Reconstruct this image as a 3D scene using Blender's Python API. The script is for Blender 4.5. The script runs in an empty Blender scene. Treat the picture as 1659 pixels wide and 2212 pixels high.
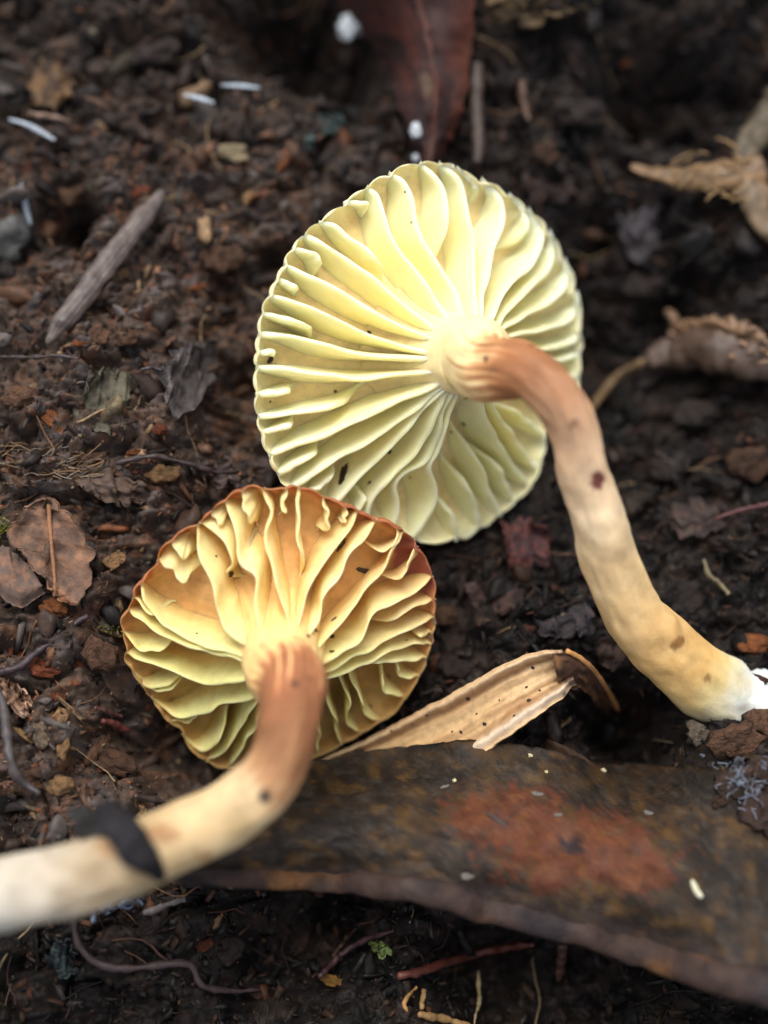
import bpy, bmesh, math, random
import numpy as np
from mathutils import Vector, Matrix
from mathutils.bvhtree import BVHTree

# ------------------------------------------------------------------ camera, sky, sun, exposure
# Lengths in the builders are millimetres (MM turns them into metres).
MM = 0.001
TILT = math.radians(15.0)          # camera leans back this much from straight down
DIST = 128.0                       # mm from lens to the middle of the picture plane
PXM = 2*DIST*math.tan(math.radians(20.0))/2212.0   # mm per pixel (1659 x 2212 view of the photo)
AR = np.array([1.0, 0, 0])
AU = np.array([0, math.cos(TILT), math.sin(TILT)])
AT = np.array([0, -math.sin(TILT), math.cos(TILT)])
CAM = AT*DIST
FOCUS_D = 9.0

scene = bpy.context.scene
col = scene.collection
cam_data = bpy.data.cameras.new('camera'); cam = bpy.data.objects.new('camera', cam_data); col.objects.link(cam)
cam.location = Vector(CAM*MM); cam.rotation_euler = (TILT, 0, 0)
cam_data.sensor_fit = 'VERTICAL'; cam_data.sensor_height = 36.0
cam_data.lens = 18.0/math.tan(math.radians(20.0))
cam_data.clip_start = 0.002; cam_data.clip_end = 20.0
cam_data.dof.use_dof = True
cam_data.dof.focus_distance = (DIST-FOCUS_D)*MM
cam_data.dof.aperture_fstop = cam_data.lens/5.5
scene.camera = cam

SUN_EL, SUN_AZ = math.radians(64), math.radians(-12)   # azimuth from +Y, clockwise positive
world = bpy.data.worlds.new('World'); scene.world = world; world.use_nodes = True
wn = world.node_tree
sky = wn.nodes.new('ShaderNodeTexSky'); sky.sky_type = 'NISHITA'; sky.sun_disc = False
sky.sun_elevation = SUN_EL; sky.sun_rotation = SUN_AZ
sky.air_density = 1.0; sky.dust_density = 4.0; sky.ozone_density = 0.6
bg = wn.nodes['Background']; bg.inputs['Strength'].default_value = 0.13
hs = wn.nodes.new('ShaderNodeHueSaturation'); hs.inputs['Saturation'].default_value = 0.4      # thin overcast: greyer than clear sky
wn.links.new(sky.outputs[0], hs.inputs['Color']); wn.links.new(hs.outputs[0], bg.inputs['Color'])
sun_data = bpy.data.lights.new('sun', 'SUN'); sun = bpy.data.objects.new('sun', sun_data); col.objects.link(sun)
sun_data.energy = 1.4; sun_data.angle = math.radians(40); sun_data.color = (1.0, 0.95, 0.87)
sd = Vector((math.sin(SUN_AZ)*math.cos(SUN_EL), math.cos(SUN_AZ)*math.cos(SUN_EL), math.sin(SUN_EL)))
sun.rotation_euler = sd.to_track_quat('Z', 'Y').to_euler(); sun.location = sd*0.6
vs = scene.view_settings
vs.view_transform = 'Standard'; vs.look = 'None'; vs.gamma = 1.0; vs.use_curve_mapping = False
vs.exposure = 0.8
scene.cycles.use_denoising = True

# ------------------------------------------------------------------ small numeric helpers
rng = np.random.default_rng(7)
random.seed(7)

def srgb(r, g, b, k=1.0):
    c = np.array([r, g, b], float)/255.0
    return np.where(c <= 0.04045, c/12.92, ((c+0.055)/1.055)**2.4)*k

def sstep(a, b, x):
    t = np.clip((x-a)/(b-a), 0, 1); return t*t*(3-2*t)

def _hash(i, j, k, seed):
    h = (i.astype(np.int64)*374761393 + j.astype(np.int64)*668265263 + k.astype(np.int64)*2147483647 + seed*974634777) & 0xFFFFFFFF
    h = ((h ^ (h >> 13))*1274126177) & 0xFFFFFFFF
    h = ((h ^ (h >> 16))*2246822519) & 0xFFFFFFFF
    return ((h ^ (h >> 15)) & 0xFFFFFF)/float(0xFFFFFF)

def vnoise(x, y, z=None, seed=0):
    """smooth value noise in -1..1"""
    x = np.asarray(x, float); y = np.asarray(y, float)
    i = np.floor(x); j = np.floor(y); u = x-i; v = y-j
    u = u*u*u*(u*(u*6-15)+10); v = v*v*v*(v*(v*6-15)+10)
    if z is None:
        zz = np.zeros_like(i)
        a = _hash(i, j, zz, seed); b = _hash(i+1, j, zz, seed); c = _hash(i, j+1, zz, seed); d = _hash(i+1, j+1, zz, seed)
        return 2*((a*(1-u)+b*u)*(1-v)+(c*(1-u)+d*u)*v)-1
    z = np.asarray(z, float); k = np.floor(z); w = z-k; w = w*w*w*(w*(w*6-15)+10)
    r = 0
    for dk, ww in ((0, 1-w), (1, w)):
        a = _hash(i, j, k+dk, seed); b = _hash(i+1, j, k+dk, seed); c = _hash(i, j+1, k+dk, seed); d = _hash(i+1, j+1, k+dk, seed)
        r = r+ww*((a*(1-u)+b*u)*(1-v)+(c*(1-u)+d*u)*v)
    return 2*r-1

def fbm(x, y, z=None, octv=4, seed=0, gain=0.5):
    s = 0; a = 1.0; f = 1.0
    for o in range(octv):
        s = s+a*vnoise(np.asarray(x)*f, np.asarray(y)*f, None if z is None else np.asarray(z)*f, seed+o*17); a *= gain; f *= 2.03
    return s

def worley(x, y, seed=0):
    i = np.floor(x); j = np.floor(y)
    f1 = np.full(x.shape, 9.0); f2 = np.full(x.shape, 9.0); cid = np.zeros(x.shape)
    for di in (-1, 0, 1):
        for dj in (-1, 0, 1):
            a = i+di; b = j+dj; zz = np.zeros_like(a)
            px = a+_hash(a, b, zz, seed); py = b+_hash(a, b, zz, seed+5)
            d = np.hypot(px-x, py-y)
            m = d < f1
            f2 = np.where(m, f1, np.minimum(f2, d)); cid = np.where(m, _hash(a, b, zz, seed+9), cid); f1 = np.where(m, d, f1)
    return f1, f2, cid

# pixel <-> place
def at_depth(x, y, d):
    """point seen at pixel x,y whose distance from the lens along the view axis is DIST-d (mm)"""
    x = np.asarray(x, float); y = np.asarray(y, float); d = np.asarray(d, float)
    f = (DIST-d)/DIST
    return ((x-829.5)*PXM*f)[..., None]*AR + (-(y-1106.0)*PXM*f)[..., None]*AU + d[..., None]*AT

def to_pixel(p):
    p = np.asarray(p, float)
    r = p@AR; u = p@AU; t = p@AT
    f = DIST/(DIST-t)
    return 829.5+r*f/PXM, 1106.0-u*f/PXM

def ray(x, y):
    q = at_depth(x, y, np.zeros(np.shape(x)))-CAM
    return q/np.linalg.norm(q, axis=-1, keepdims=True)

def on_plane(x, y, z):
    d = ray(x, y); t = (z-CAM[2])/d[..., 2]
    return CAM+d*t[..., None]

# ------------------------------------------------------------------ ground relief (mm)
RELIEF = [  # pixel x, y, height mm, spread px
    (120, 1250, 5.0, 330), (100, 750, 3.5, 260), (400, 980, 2.5, 170), (60, 1660, 2.5, 170), (330, 1750, 2.0, 120),
    (1400, 950, -5.0, 330), (1350, 560, -4.0, 230), (1600, 140, -11.0, 170), (900, 800, -4.0, 240), (525, 830, -8.0, 60), (540, 940, -4.5, 50), (500, 700, -3.0, 60),
    (600, 1330, -3.5, 170), (540, 1600, -6.0, 120), (790, 1560, -5.0, 90), (930, 1480, -2.0, 70), (620, 50, -16.0, 95), (760, 130, -10.0, 80), (160, 505, -11.0, 42), (330, 1590, -7.0, 75), (400, 1650, -5.0, 60),
    (1370, 1590, -11.0, 65), (1290, 1560, -4.0, 60), (1060, 2120, -11.0, 85), (1320, 2180, -10.0, 100), (700, 2000, -8.0, 80), (1260, 700, -9.0, 90), (550, 2090, -6.0, 60),
    (75, 1770, -5.0, 32), (1420, 170, -9.0, 80), (1300, 480, -6.0, 70), (1480, 640, -6.0, 60), (330, 1230, -2.5, 40), (60, 560, -3.0, 40), (800, 2120, -2.0, 300), (1530, 1640, 3.0, 70), (1660, 1600, 3.0, 80), (1300, 1000, -3.0, 80),
    (1560, 30, 6.0, 90), (1180, 10, 4.0, 90), (240, 60, 3.0, 160), (1000, 1270, -3.5, 90)]
_rp = [(on_plane(np.array(float(a)), np.array(float(b)), np.array(0.0)), h, s*PXM) for a, b, h, s in RELIEF]

def relief(x, y):
    z = 1.2*vnoise(x/14, y/14, seed=3)
    for p, h, s in _rp:
        z = z+h*np.exp(-((x-p[0])**2+(y-p[1])**2)/(2*s*s))
    return z

def fine_relief(x, y):
    near = np.exp(-((x/90)**4+(y/110)**4))
    z = relief(x, y)
    wx = x+0.8*vnoise(x/2.5, y/2.5, seed=21); wy = y+0.8*vnoise(x/2.5, y/2.5, seed=22)
    f1, f2, c = worley(wx/4.2, wy/3.4, 31)
    z = z+2.4*(c-0.5)+1.2*np.clip((f2-f1)*2.4, 0, 1)*(0.6+0.8*c)
    f1, f2, c2 = worley(wx/1.5+7, wy/1.25, 41)
    z = z+0.55*(c2-0.4)+0.42*np.sqrt(np.clip((f2-f1)*2.0, 0, 1))
    z = z+0.5*fbm(x/2.2, y/2.2, octv=3, seed=51)
    left = sstep(5, -25, x)
    z = z+left*0.35*fbm(x/2.6+y/6, y/0.5-x/3.5, octv=2, seed=61)      # lying wood fibre on the left
    z = z+0.16*fbm(x/0.42, y/0.42, octv=2, seed=71)*near
    return z

def on_ground(x, y, lift=0.0, fine=False):
    x = np.asarray(x, float); y = np.asarray(y, float)
    z = np.zeros(np.broadcast(x, y).shape)
    for k in range(14):
        p = on_plane(x, y, z)
        z = 0.4*z+0.6*((gsample(p[..., 0], p[..., 1]) if fine else relief(p[..., 0], p[..., 1]))+lift)
    return on_plane(x, y, z)

# ------------------------------------------------------------------ object helpers
def link(o): col.objects.link(o); return o

def mesh_obj(name, verts, faces, mat, parent=None, origin=(0, 0, 0), colors=None, smooth=True, quads=None):
    """verts in world mm; origin in world mm; colours per vertex (linear rgb)"""
    v = (np.asarray(verts, float)-np.asarray(origin, float))*MM
    me = bpy.data.meshes.new(name)
    if quads is not None:
        q = np.asarray(quads, np.int32)
        me.vertices.add(len(v)); me.vertices.foreach_set('co', v.astype(np.float32).ravel())
        n = q.shape[1]
        me.loops.add(q.size); me.loops.foreach_set('vertex_index', q.ravel())
        me.polygons.add(len(q)); me.polygons.foreach_set('loop_start', np.arange(0, q.size, n, dtype=np.int32))
        me.update(calc_edges=True); me.validate()
    else:
        me.from_pydata([tuple(p) for p in v], [], [tuple(int(i) for i in f) for f in faces]); me.update()
    if smooth: me.polygons.foreach_set('use_smooth', np.ones(len(me.polygons), bool))
    if colors is not None:
        a = me.color_attributes.new('Col', 'FLOAT_COLOR', 'POINT')
        c = np.ones((len(v), 4), np.float32); c[:, :3] = colors
        a.data.foreach_set('color', c.ravel())
    me.materials.append(mat)
    o = bpy.data.objects.new(name, me); link(o)
    if parent is not None:
        o.parent = parent
    else:
        o.location = Vector(np.asarray(origin, float)*MM)
    return o

def thing(name, label, cat, origin, group=None):
    o = bpy.data.objects.new(name, None); link(o); o.location = Vector(np.asarray(origin, float)*MM)
    o.empty_display_size = 0.003
    return tag(o, label, cat, group)

def tag(o, label, cat, group=None):
    o['label'] = label; o['category'] = cat
    if group: o['group'] = group
    return o

def kind(o, k): o['kind'] = k; return o

def grid_quads(nu, nv, wrap_v=False):
    i = np.arange(nu-1)[:, None]; j = np.arange(nv if wrap_v else nv-1)[None, :]
    j2 = (j+1) % nv
    return np.stack([i*nv+j+0*i, (i+1)*nv+j, (i+1)*nv+j2, i*nv+j2+0*i], -1).reshape(-1, 4)

def resample(pts, n, smooth=True):
    """Catmull-Rom through pts (k x m), n samples evenly by length"""
    p = np.asarray(pts, float)
    if len(p) == 2 or not smooth:
        dense = np.concatenate([p[i]+(p[i+1]-p[i])*np.linspace(0, 1, 30, endpoint=False)[:, None] for i in range(len(p)-1)]+[p[-1:]])
    else:
        q = np.concatenate([[2*p[0]-p[1]], p, [2*p[-1]-p[-2]]])
        out = []
        t = np.linspace(0, 1, 30, endpoint=False)[:, None]
        for i in range(1, len(q)-2):
            a, b, c, d = q[i-1], q[i], q[i+1], q[i+2]
            out.append(0.5*((2*b)+(c-a)*t+(2*a-5*b+4*c-d)*t*t+(3*b-a-3*c+d)*t**3))
        dense = np.concatenate(out+[p[-1:]])
    s = np.concatenate([[0], np.cumsum(np.linalg.norm(np.diff(dense[:, :2] if dense.shape[1] == 2 else dense[:, :3], axis=0), axis=1))])
    u = np.linspace(0, s[-1], n)
    return np.stack([np.interp(u, s, dense[:, k]) for k in range(dense.shape[1])], 1)

def tube(path, rad, nseg=10, rough=0.0, rscale=1.0, seed=0, squash=1.0, cap_round=True):
    """tube along path (n x 3, mm) with radius array; returns verts, quads(list incl. tri fans as faces)"""
    path = np.asarray(path, float); n = len(path); rad = np.broadcast_to(np.asarray(rad, float), (n,)).copy()
    tan = np.gradient(path, axis=0); tan /= np.linalg.norm(tan, axis=1, keepdims=True)+1e-9
    a = np.cross(tan[0], [0.3, 0.2, 1.0]); a /= np.linalg.norm(a)
    vs_ = []
    ang = np.linspace(0, 2*np.pi, nseg, endpoint=False)
    for k in range(n):
        a = a-tan[k]*(a@tan[k]); a /= np.linalg.norm(a); b = np.cross(tan[k], a)
        r = rad[k]
        ring = path[k]+r*(np.cos(ang)[:, None]*a+squash*np.sin(ang)[:, None]*b)
        vs_.append(ring)
    v = np.concatenate(vs_)
    if rough > 0:
        nrm = v-np.repeat(path, nseg, axis=0); ln = np.linalg.norm(nrm, axis=1, keepdims=True)+1e-9
        v = v+nrm/ln*(rough*fbm(v[:, 0]/rscale, v[:, 1]/rscale, v[:, 2]/rscale, 3, seed))[:, None]
    q = grid_quads(n, nseg, True)
    faces = [tuple(f) for f in q]
    v = np.concatenate([v, [path[0]-tan[0]*rad[0]*0.4, path[-1]+tan[-1]*rad[-1]*0.4]])
    i0, i1 = n*nseg, n*nseg+1
    for j in range(nseg):
        faces.append((i0, j, (j+1) % nseg)); faces.append((i1, (n-1)*nseg+(j+1) % nseg, (n-1)*nseg+j))
    return v, faces

# ------------------------------------------------------------------ materials
def noise_node(nt, scale, detail=4, rough=0.55, stretch=None):
    tc = nt.nodes.new('ShaderNodeTexCoord')
    n = nt.nodes.new('ShaderNodeTexNoise'); n.inputs['Scale'].default_value = scale
    n.inputs['Detail'].default_value = detail; n.inputs['Roughness'].default_value = rough
    if stretch is not None:
        m = nt.nodes.new('ShaderNodeMapping'); m.inputs['Scale'].default_value = stretch
        nt.links.new(tc.outputs['Object'], m.inputs['Vector']); nt.links.new(m.outputs[0], n.inputs['Vector'])
    else:
        nt.links.new(tc.outputs['Object'], n.inputs['Vector'])
    return n

def ramp_node(nt, fac, stops):
    r = nt.nodes.new('ShaderNodeValToRGB'); e = r.color_ramp.elements
    while len(e) < len(stops): e.new(0.5)
    for k, (p, c) in enumerate(stops):
        e[k].position = p; e[k].color = (*[float(x) for x in c], 1.0)
    nt.links.new(fac, r.inputs[0]); return r

def mix_mul(nt, a, b, fac=1.0, mode='MULTIPLY'):
    m = nt.nodes.new('ShaderNodeMix'); m.data_type = 'RGBA'; m.blend_type = mode
    m.inputs[0].default_value = fac
    nt.links.new(a, m.inputs[6]); nt.links.new(b, m.inputs[7]); return m.outputs[2]

def material(name, src='Col', rough=(0.5, 0.8), sss=0.0, sss_mm=1.0, sss_rgb=(1, .6, .3), var=0.35, var_mm=1.2, bump=0.3, bump_mm=0.5,
             bump_depth=0.1, stretch=None, spec=0.5, color=None, speckle=None):
    m = bpy.data.materials.new(name); m.use_nodes = True; nt = m.node_tree
    b = nt.nodes['Principled BSDF']
    if src == 'Col':
        s = nt.nodes.new('ShaderNodeAttribute'); s.attribute_name = 'Col'; base = s.outputs['Color']
    elif src == 'object':
        s = nt.nodes.new('ShaderNodeObjectInfo'); base = s.outputs['Color']
    else:
        s = nt.nodes.new('ShaderNodeRGB'); s.outputs[0].default_value = (*[float(c) for c in color], 1); base = s.outputs[0]
    if var > 0:
        n = noise_node(nt, 1000.0/var_mm, 5, 0.6, stretch)
        r = ramp_node(nt, n.outputs['Fac'], [(0.28, (1-var,)*3), (0.5, (1, 1, 1)), (0.74, (1+var*0.7, 1+var*0.65, 1+var*0.6))])
        base = mix_mul(nt, base, r.outputs[0])
    if speckle is not None:
        n = noise_node(nt, 1000.0/speckle[0], 3, 0.5)
        r = ramp_node(nt, n.outputs['Fac'], [(speckle[1], (1, 1, 1)), (speckle[1]+0.05, speckle[2])])
        base = mix_mul(nt, base, r.outputs[0])
    nt.links.new(base, b.inputs['Base Color'])
    n = noise_node(nt, 1000.0/(var_mm*1.7), 3, 0.5)
    mr = nt.nodes.new('ShaderNodeMapRange'); mr.inputs[1].default_value = 0.3; mr.inputs[2].default_value = 0.7
    mr.inputs[3].default_value = rough[0]; mr.inputs[4].default_value = rough[1]
    nt.links.new(n.outputs['Fac'], mr.inputs[0]); nt.links.new(mr.outputs[0], b.inputs['Roughness'])
    b.inputs['Specular IOR Level'].default_value = spec
    if sss > 0:
        b.inputs['Subsurface Weight'].default_value = sss
        b.inputs['Subsurface Radius'].default_value = sss_rgb
        b.inputs['Subsurface Scale'].default_value = sss_mm*MM
    if bump > 0:
        n = noise_node(nt, 1000.0/bump_mm, 4, 0.6, stretch)
        bp = nt.nodes.new('ShaderNodeBump'); bp.inputs['Strength'].default_value = bump; bp.inputs['Distance'].default_value = bump_depth*MM
        nt.links.new(n.outputs['Fac'], bp.inputs['Height']); nt.links.new(bp.outputs[0], b.inputs['Normal'])
    return m

M_soil = material('soil', rough=(0.5, 0.9), var=0.6, var_mm=1.6, bump=0.8, bump_mm=0.28, bump_depth=0.14, spec=0.22)
M_crumb = material('crumb', rough=(0.4, 0.9), var=0.5, var_mm=0.5, bump=0.6, bump_mm=0.2, bump_depth=0.08, spec=0.28)
M_chip = material('wood_chip', src='object', spec=0.25, rough=(0.5, 0.85), var=0.8, var_mm=420, bump=1.0, bump_mm=180, bump_depth=0.45)      # unit-sized meshes: sizes relative to the piece
M_gill = material('gill_flesh', rough=(0.5, 0.65), sss=0.7, sss_mm=1.8, sss_rgb=(1.0, 0.72, 0.3), var=0.07, var_mm=1.5, bump=0.12, bump_mm=0.35, bump_depth=0.05, spec=0.3)
M_gill2 = material('old_gill_flesh', rough=(0.5, 0.7), sss=0.55, sss_mm=1.4, sss_rgb=(1.0, 0.62, 0.22), var=0.16, var_mm=1.3, bump=0.25, bump_mm=0.3, bump_depth=0.06, spec=0.3)
M_cap = material('cap_flesh', rough=(0.5, 0.7), sss=0.4, sss_mm=1.0, sss_rgb=(1.0, 0.6, 0.3), var=0.18, var_mm=1.0, bump=0.25, bump_mm=0.3, bump_depth=0.06, spec=0.3)
M_stem = material('stem_flesh', rough=(0.55, 0.75), sss=0.4, sss_mm=1.1, sss_rgb=(1.0, 0.6, 0.3), var=0.22, var_mm=2.2, bump=0.4, bump_mm=0.3, bump_depth=0.12, spec=0.2)
M_leaf = material('dead_leaf', rough=(0.5, 0.85), spec=0.25, var=0.5, var_mm=1.4, bump=0.8, bump_mm=0.45, bump_depth=0.2)
M_fibre = material('dry_fibre', rough=(0.45, 0.7), var=0.3, var_mm=0.7, bump=0.5, bump_mm=0.25, bump_depth=0.08)
M_white = material('mycelium', rough=(0.7, 0.9), sss=0.3, sss_mm=0.5, sss_rgb=(1, 1, 1), var=0.15, var_mm=0.6, bump=0.6, bump_mm=0.2, bump_depth=0.1)
M_speck = material('dark_speck', src='object', rough=(0.5, 0.8), var=0.6, var_mm=500, bump=0.8, bump_mm=250, bump_depth=0.1)

# ------------------------------------------------------------------ shape of the two caps (the soil is fitted under them)
def in_poly(px, py, poly):
    x, y = poly[:, 0], poly[:, 1]; x2, y2 = np.roll(x, -1), np.roll(y, -1)
    c = ((y[None] > py[:, None]) != (y2[None] > py[:, None])) & (px[:, None] < (x2-x)[None]*(py[:, None]-y[None])/((y2-y)[None]+1e-12)+x[None])
    return c.sum(1) % 2 == 1

class Cap:
    def __init__(s, cx, cy, d, ax, H, power, outline, gmax):
        s.a = ax[0]*AR+ax[1]*AU+ax[2]*AT; s.a /= np.linalg.norm(s.a)
        s.e1 = AR-(AR@s.a)*s.a; s.e1 /= np.linalg.norm(s.e1); s.e2 = np.cross(s.a, s.e1)
        s.C = at_depth(np.array(float(cx)), np.array(float(cy)), np.array(float(d))); s.H = H; s.pw = power; s.gmax = gmax
        s.nt = 360; th = np.arange(s.nt)*2*np.pi/s.nt
        poly = resample(np.concatenate([outline, outline[:1]]), 400)
        lo = np.full(s.nt, 3.0); hi = np.full(s.nt, 32.0)
        for k in range(26):
            m = (lo+hi)/2; P = s.C+m[:, None]*(np.cos(th)[:, None]*s.e1+np.sin(th)[:, None]*s.e2)
            i = in_poly(*to_pixel(P), poly); lo = np.where(i, m, lo); hi = np.where(i, hi, m)
        s.R = lo
        s.th = th
        q = np.linspace(0.04, 1.02, 150); T = np.linspace(0, 2*np.pi, 720, endpoint=False)
        qq, TT = np.meshgrid(q, T, indexing='ij'); s.la = (qq*np.cos(TT)).ravel(); s.lb = (qq*np.sin(TT)).ravel()
        s.lpx, s.lpy = to_pixel(s.pos(s.la, s.lb, 0))
    def rad(s, t):
        t = np.mod(t, 2*np.pi); return np.interp(t, np.append(s.th, 2*np.pi), np.append(s.R, s.R[0]))
    def depth(s, rho):
        return s.gmax*np.clip(1-rho**6, 0, 1)**0.8*sstep(0.05, 0.36, rho)+0.06
    def pos(s, a, b, h):
        """a,b: place on the unit disc; h: mm above the surface that the gill edges form"""
        rho = np.hypot(a, b); t = np.arctan2(b, a)
        z = s.H*np.clip(1-rho, 0, 1)**s.pw+h
        return s.C+(s.rad(t)*a)[..., None]*s.e1+(s.rad(t)*b)[..., None]*s.e2+z[..., None]*s.a
    def find(s, x, y):
        i = np.argmin((s.lpx[None]-np.asarray(x)[:, None])**2+(s.lpy[None]-np.asarray(y)[:, None])**2, axis=1)
        return np.stack([s.la[i], s.lb[i]], 1)

def mapz(pts, ox, oy, k): return [(ox+p[0]*k, oy+p[1]*k) for p in pts]

Z1 = (515.0, 325.3, 0.4739)
OUT1 = np.array(mapz([(905,50),(990,70),(1060,105),(1130,135),(1230,190),(1310,250),(1380,320),(1440,390),(1475,470),(1520,540),(1535,620),(1560,700),(1562,800),(1572,870),(1562,950),
    (1560,1030),(1530,1130),(1460,1230),(1405,1320),(1390,1430),(1345,1530),(1275,1600),(1200,1670),(1110,1725),(1010,1780),(890,1795),(780,1775),(650,1740),(500,1680),(350,1600),(220,1530),
    (160,1440),(110,1310),(88,1200),(80,1100),(80,1000),(88,880),(110,740),(150,640),(200,540),(245,450),(315,370),(400,300),(480,240),(560,180),(650,120),(740,75),(830,50)], *Z1))
CAP1 = Cap(905, 762, 4.0, (math.sin(math.radians(31))*0.97, -math.sin(math.radians(31))*0.245, math.cos(math.radians(31))), 9.6, 1.18, OUT1, 4.4)
Z2 = (216.9, 1003.0, 0.4902)
OUT2 = np.array(mapz([(600,120),(680,102),(760,120),(840,103),(930,120),(1020,160),(1110,190),(1190,235),(1270,255),(1340,300),(1400,360),(1440,430),(1475,510),(1482,600),(1475,700),(1460,800),(1430,890),(1400,960),
    (1350,1040),(1300,1100),(1240,1140),(1160,1190),(1080,1235),(960,1290),(820,1340),(680,1360),(550,1348),(480,1325),(410,1280),(370,1220),(345,1165),(295,1140),(250,1080),(215,1020),(165,970),(140,920),(105,860),(112,810),
    (90,740),(92,680),(135,620),(145,560),(190,500),(235,460),(260,390),(310,335),(370,295),(430,270),(465,230),(530,175)], *Z2))
CAP2 = Cap(603, 1348, 8.0, (math.sin(math.radians(26))*0.27, -math.sin(math.radians(26))*0.963, math.cos(math.radians(26))), 8.6, 1.12, OUT2, 4.6)

# ------------------------------------------------------------------ the ground sheet
def axis(a, b, step, far):
    core = np.arange(a, b+step, step); out = []; s = step; p = b
    while p < far: s *= 1.10; p += s; out.append(p)
    lo = []; s = step; p = a
    while p > -far: s *= 1.10; p -= s; lo.append(p)
    return np.concatenate([lo[::-1], core, out])
GX = axis(-46, 46, 0.17, 2500); GY = axis(-58, 66, 0.17, 2500)
gx, gy = np.meshgrid(GX, GY, indexing='ij')
core = (np.abs(gx) < 300) & (np.abs(gy) < 300)
gz = np.zeros_like(gx); gz[core] = fine_relief(gx[core], gy[core])

def clear_under(cp, thick, gap=0.8):
    """the soil gives way under a cap: lower the relief to just below its upper side"""
    rho = np.linspace(0, 1.04, 60); th = np.linspace(0, 2*np.pi, 240, endpoint=False); rr, tt = np.meshgrid(rho, th)
    P = cp.pos((rr*np.cos(tt)).ravel(), (rr*np.sin(tt)).ravel(), -(cp.depth(np.clip(rr, 0, 1)).ravel()+0.3+thick*sstep(1.0, 0.86, rr).ravel()))
    m = (np.abs(gx-cp.C[0]) < 26) & (np.abs(gy-cp.C[1]) < 26)
    cell = 0.8; x0, y0 = P[:, 0].min()-4, P[:, 1].min()-4
    nx, ny = int((P[:, 0].max()-x0+4)/cell)+2, int((P[:, 1].max()-y0+4)/cell)+2
    Z = np.full((nx, ny), 50.0); np.minimum.at(Z, (((P[:, 0]-x0)/cell).astype(int), ((P[:, 1]-y0)/cell).astype(int)), P[:, 2])
    for _ in range(2):
        Q = Z.copy()
        for a in (-1, 0, 1):
            for b in (-1, 0, 1): Q = np.minimum(Q, np.roll(np.roll(Z, a, 0), b, 1)+0.35*(abs(a)+abs(b)))
        Z = Q
    X, Y = gx[m], gy[m]; u = np.clip((X-x0)/cell-0.5, 0, nx-2); v = np.clip((Y-y0)/cell-0.5, 0, ny-2); i = u.astype(int); j = v.astype(int); u -= i; v -= j
    zc = Z[i, j]*(1-u)*(1-v)+Z[i+1, j]*u*(1-v)+Z[i, j+1]*(1-u)*v+Z[i+1, j+1]*u*v
    gz[m] = np.minimum(gz[m], zc-gap+0.3*vnoise(X/1.1, Y/1.1, seed=91))
clear_under(CAP1, 2.2); clear_under(CAP2, 1.8)

def gsample(x, y):
    i = np.clip(np.searchsorted(GX, x)-1, 0, len(GX)-2); j = np.clip(np.searchsorted(GY, y)-1, 0, len(GY)-2)
    u = np.clip((x-GX[i])/(GX[i+1]-GX[i]), 0, 1); v = np.clip((y-GY[j])/(GY[j+1]-GY[j]), 0, 1)
    return gz[i, j]*(1-u)*(1-v)+gz[i+1, j]*u*(1-v)+gz[i, j+1]*(1-u)*v+gz[i+1, j+1]*u*v

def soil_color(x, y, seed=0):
    """earth colour of the place: brown rotten wood on the left, black humus on the right and at the foot; shade painted in towards the top"""
    left = sstep(14, -16, x+6*vnoise(x/9, y/9, seed=5))*sstep(-40, -26, y+5*vnoise(x/8, y/8, seed=6))*(0.35+0.65*sstep(52, 22, y+4*vnoise(x/7, y/7, seed=8)))  # last factor puts shade into the soil colour towards the top
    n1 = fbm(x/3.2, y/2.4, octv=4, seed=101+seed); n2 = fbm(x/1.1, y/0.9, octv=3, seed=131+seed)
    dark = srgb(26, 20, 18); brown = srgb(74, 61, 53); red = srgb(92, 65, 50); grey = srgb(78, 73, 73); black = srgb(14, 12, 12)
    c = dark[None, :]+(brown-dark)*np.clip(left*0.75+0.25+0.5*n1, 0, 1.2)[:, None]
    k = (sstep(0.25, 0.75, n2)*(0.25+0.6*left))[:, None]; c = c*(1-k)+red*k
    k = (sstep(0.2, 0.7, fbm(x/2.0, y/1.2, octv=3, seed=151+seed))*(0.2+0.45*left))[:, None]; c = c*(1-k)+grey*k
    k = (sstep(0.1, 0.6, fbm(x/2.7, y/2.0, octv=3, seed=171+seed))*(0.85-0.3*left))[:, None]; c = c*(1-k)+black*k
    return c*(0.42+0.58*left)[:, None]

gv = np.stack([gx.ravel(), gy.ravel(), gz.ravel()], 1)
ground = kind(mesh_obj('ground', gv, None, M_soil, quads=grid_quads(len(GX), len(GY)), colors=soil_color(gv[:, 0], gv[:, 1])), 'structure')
ground['label'] = 'dark crumbly forest soil of rotten wood and humus'

# ------------------------------------------------------------------ crumbs of soil and bark (uncountable)
def ico(sub):
    bm = bmesh.new(); bmesh.ops.create_icosphere(bm, subdivisions=sub, radius=1.0)
    v = np.array([x.co[:] for x in bm.verts]); f = np.array([[q.index for q in p.verts] for p in bm.faces]); bm.free(); return v, f
I1, I2, I3 = ico(1), ico(2), ico(3)

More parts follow.
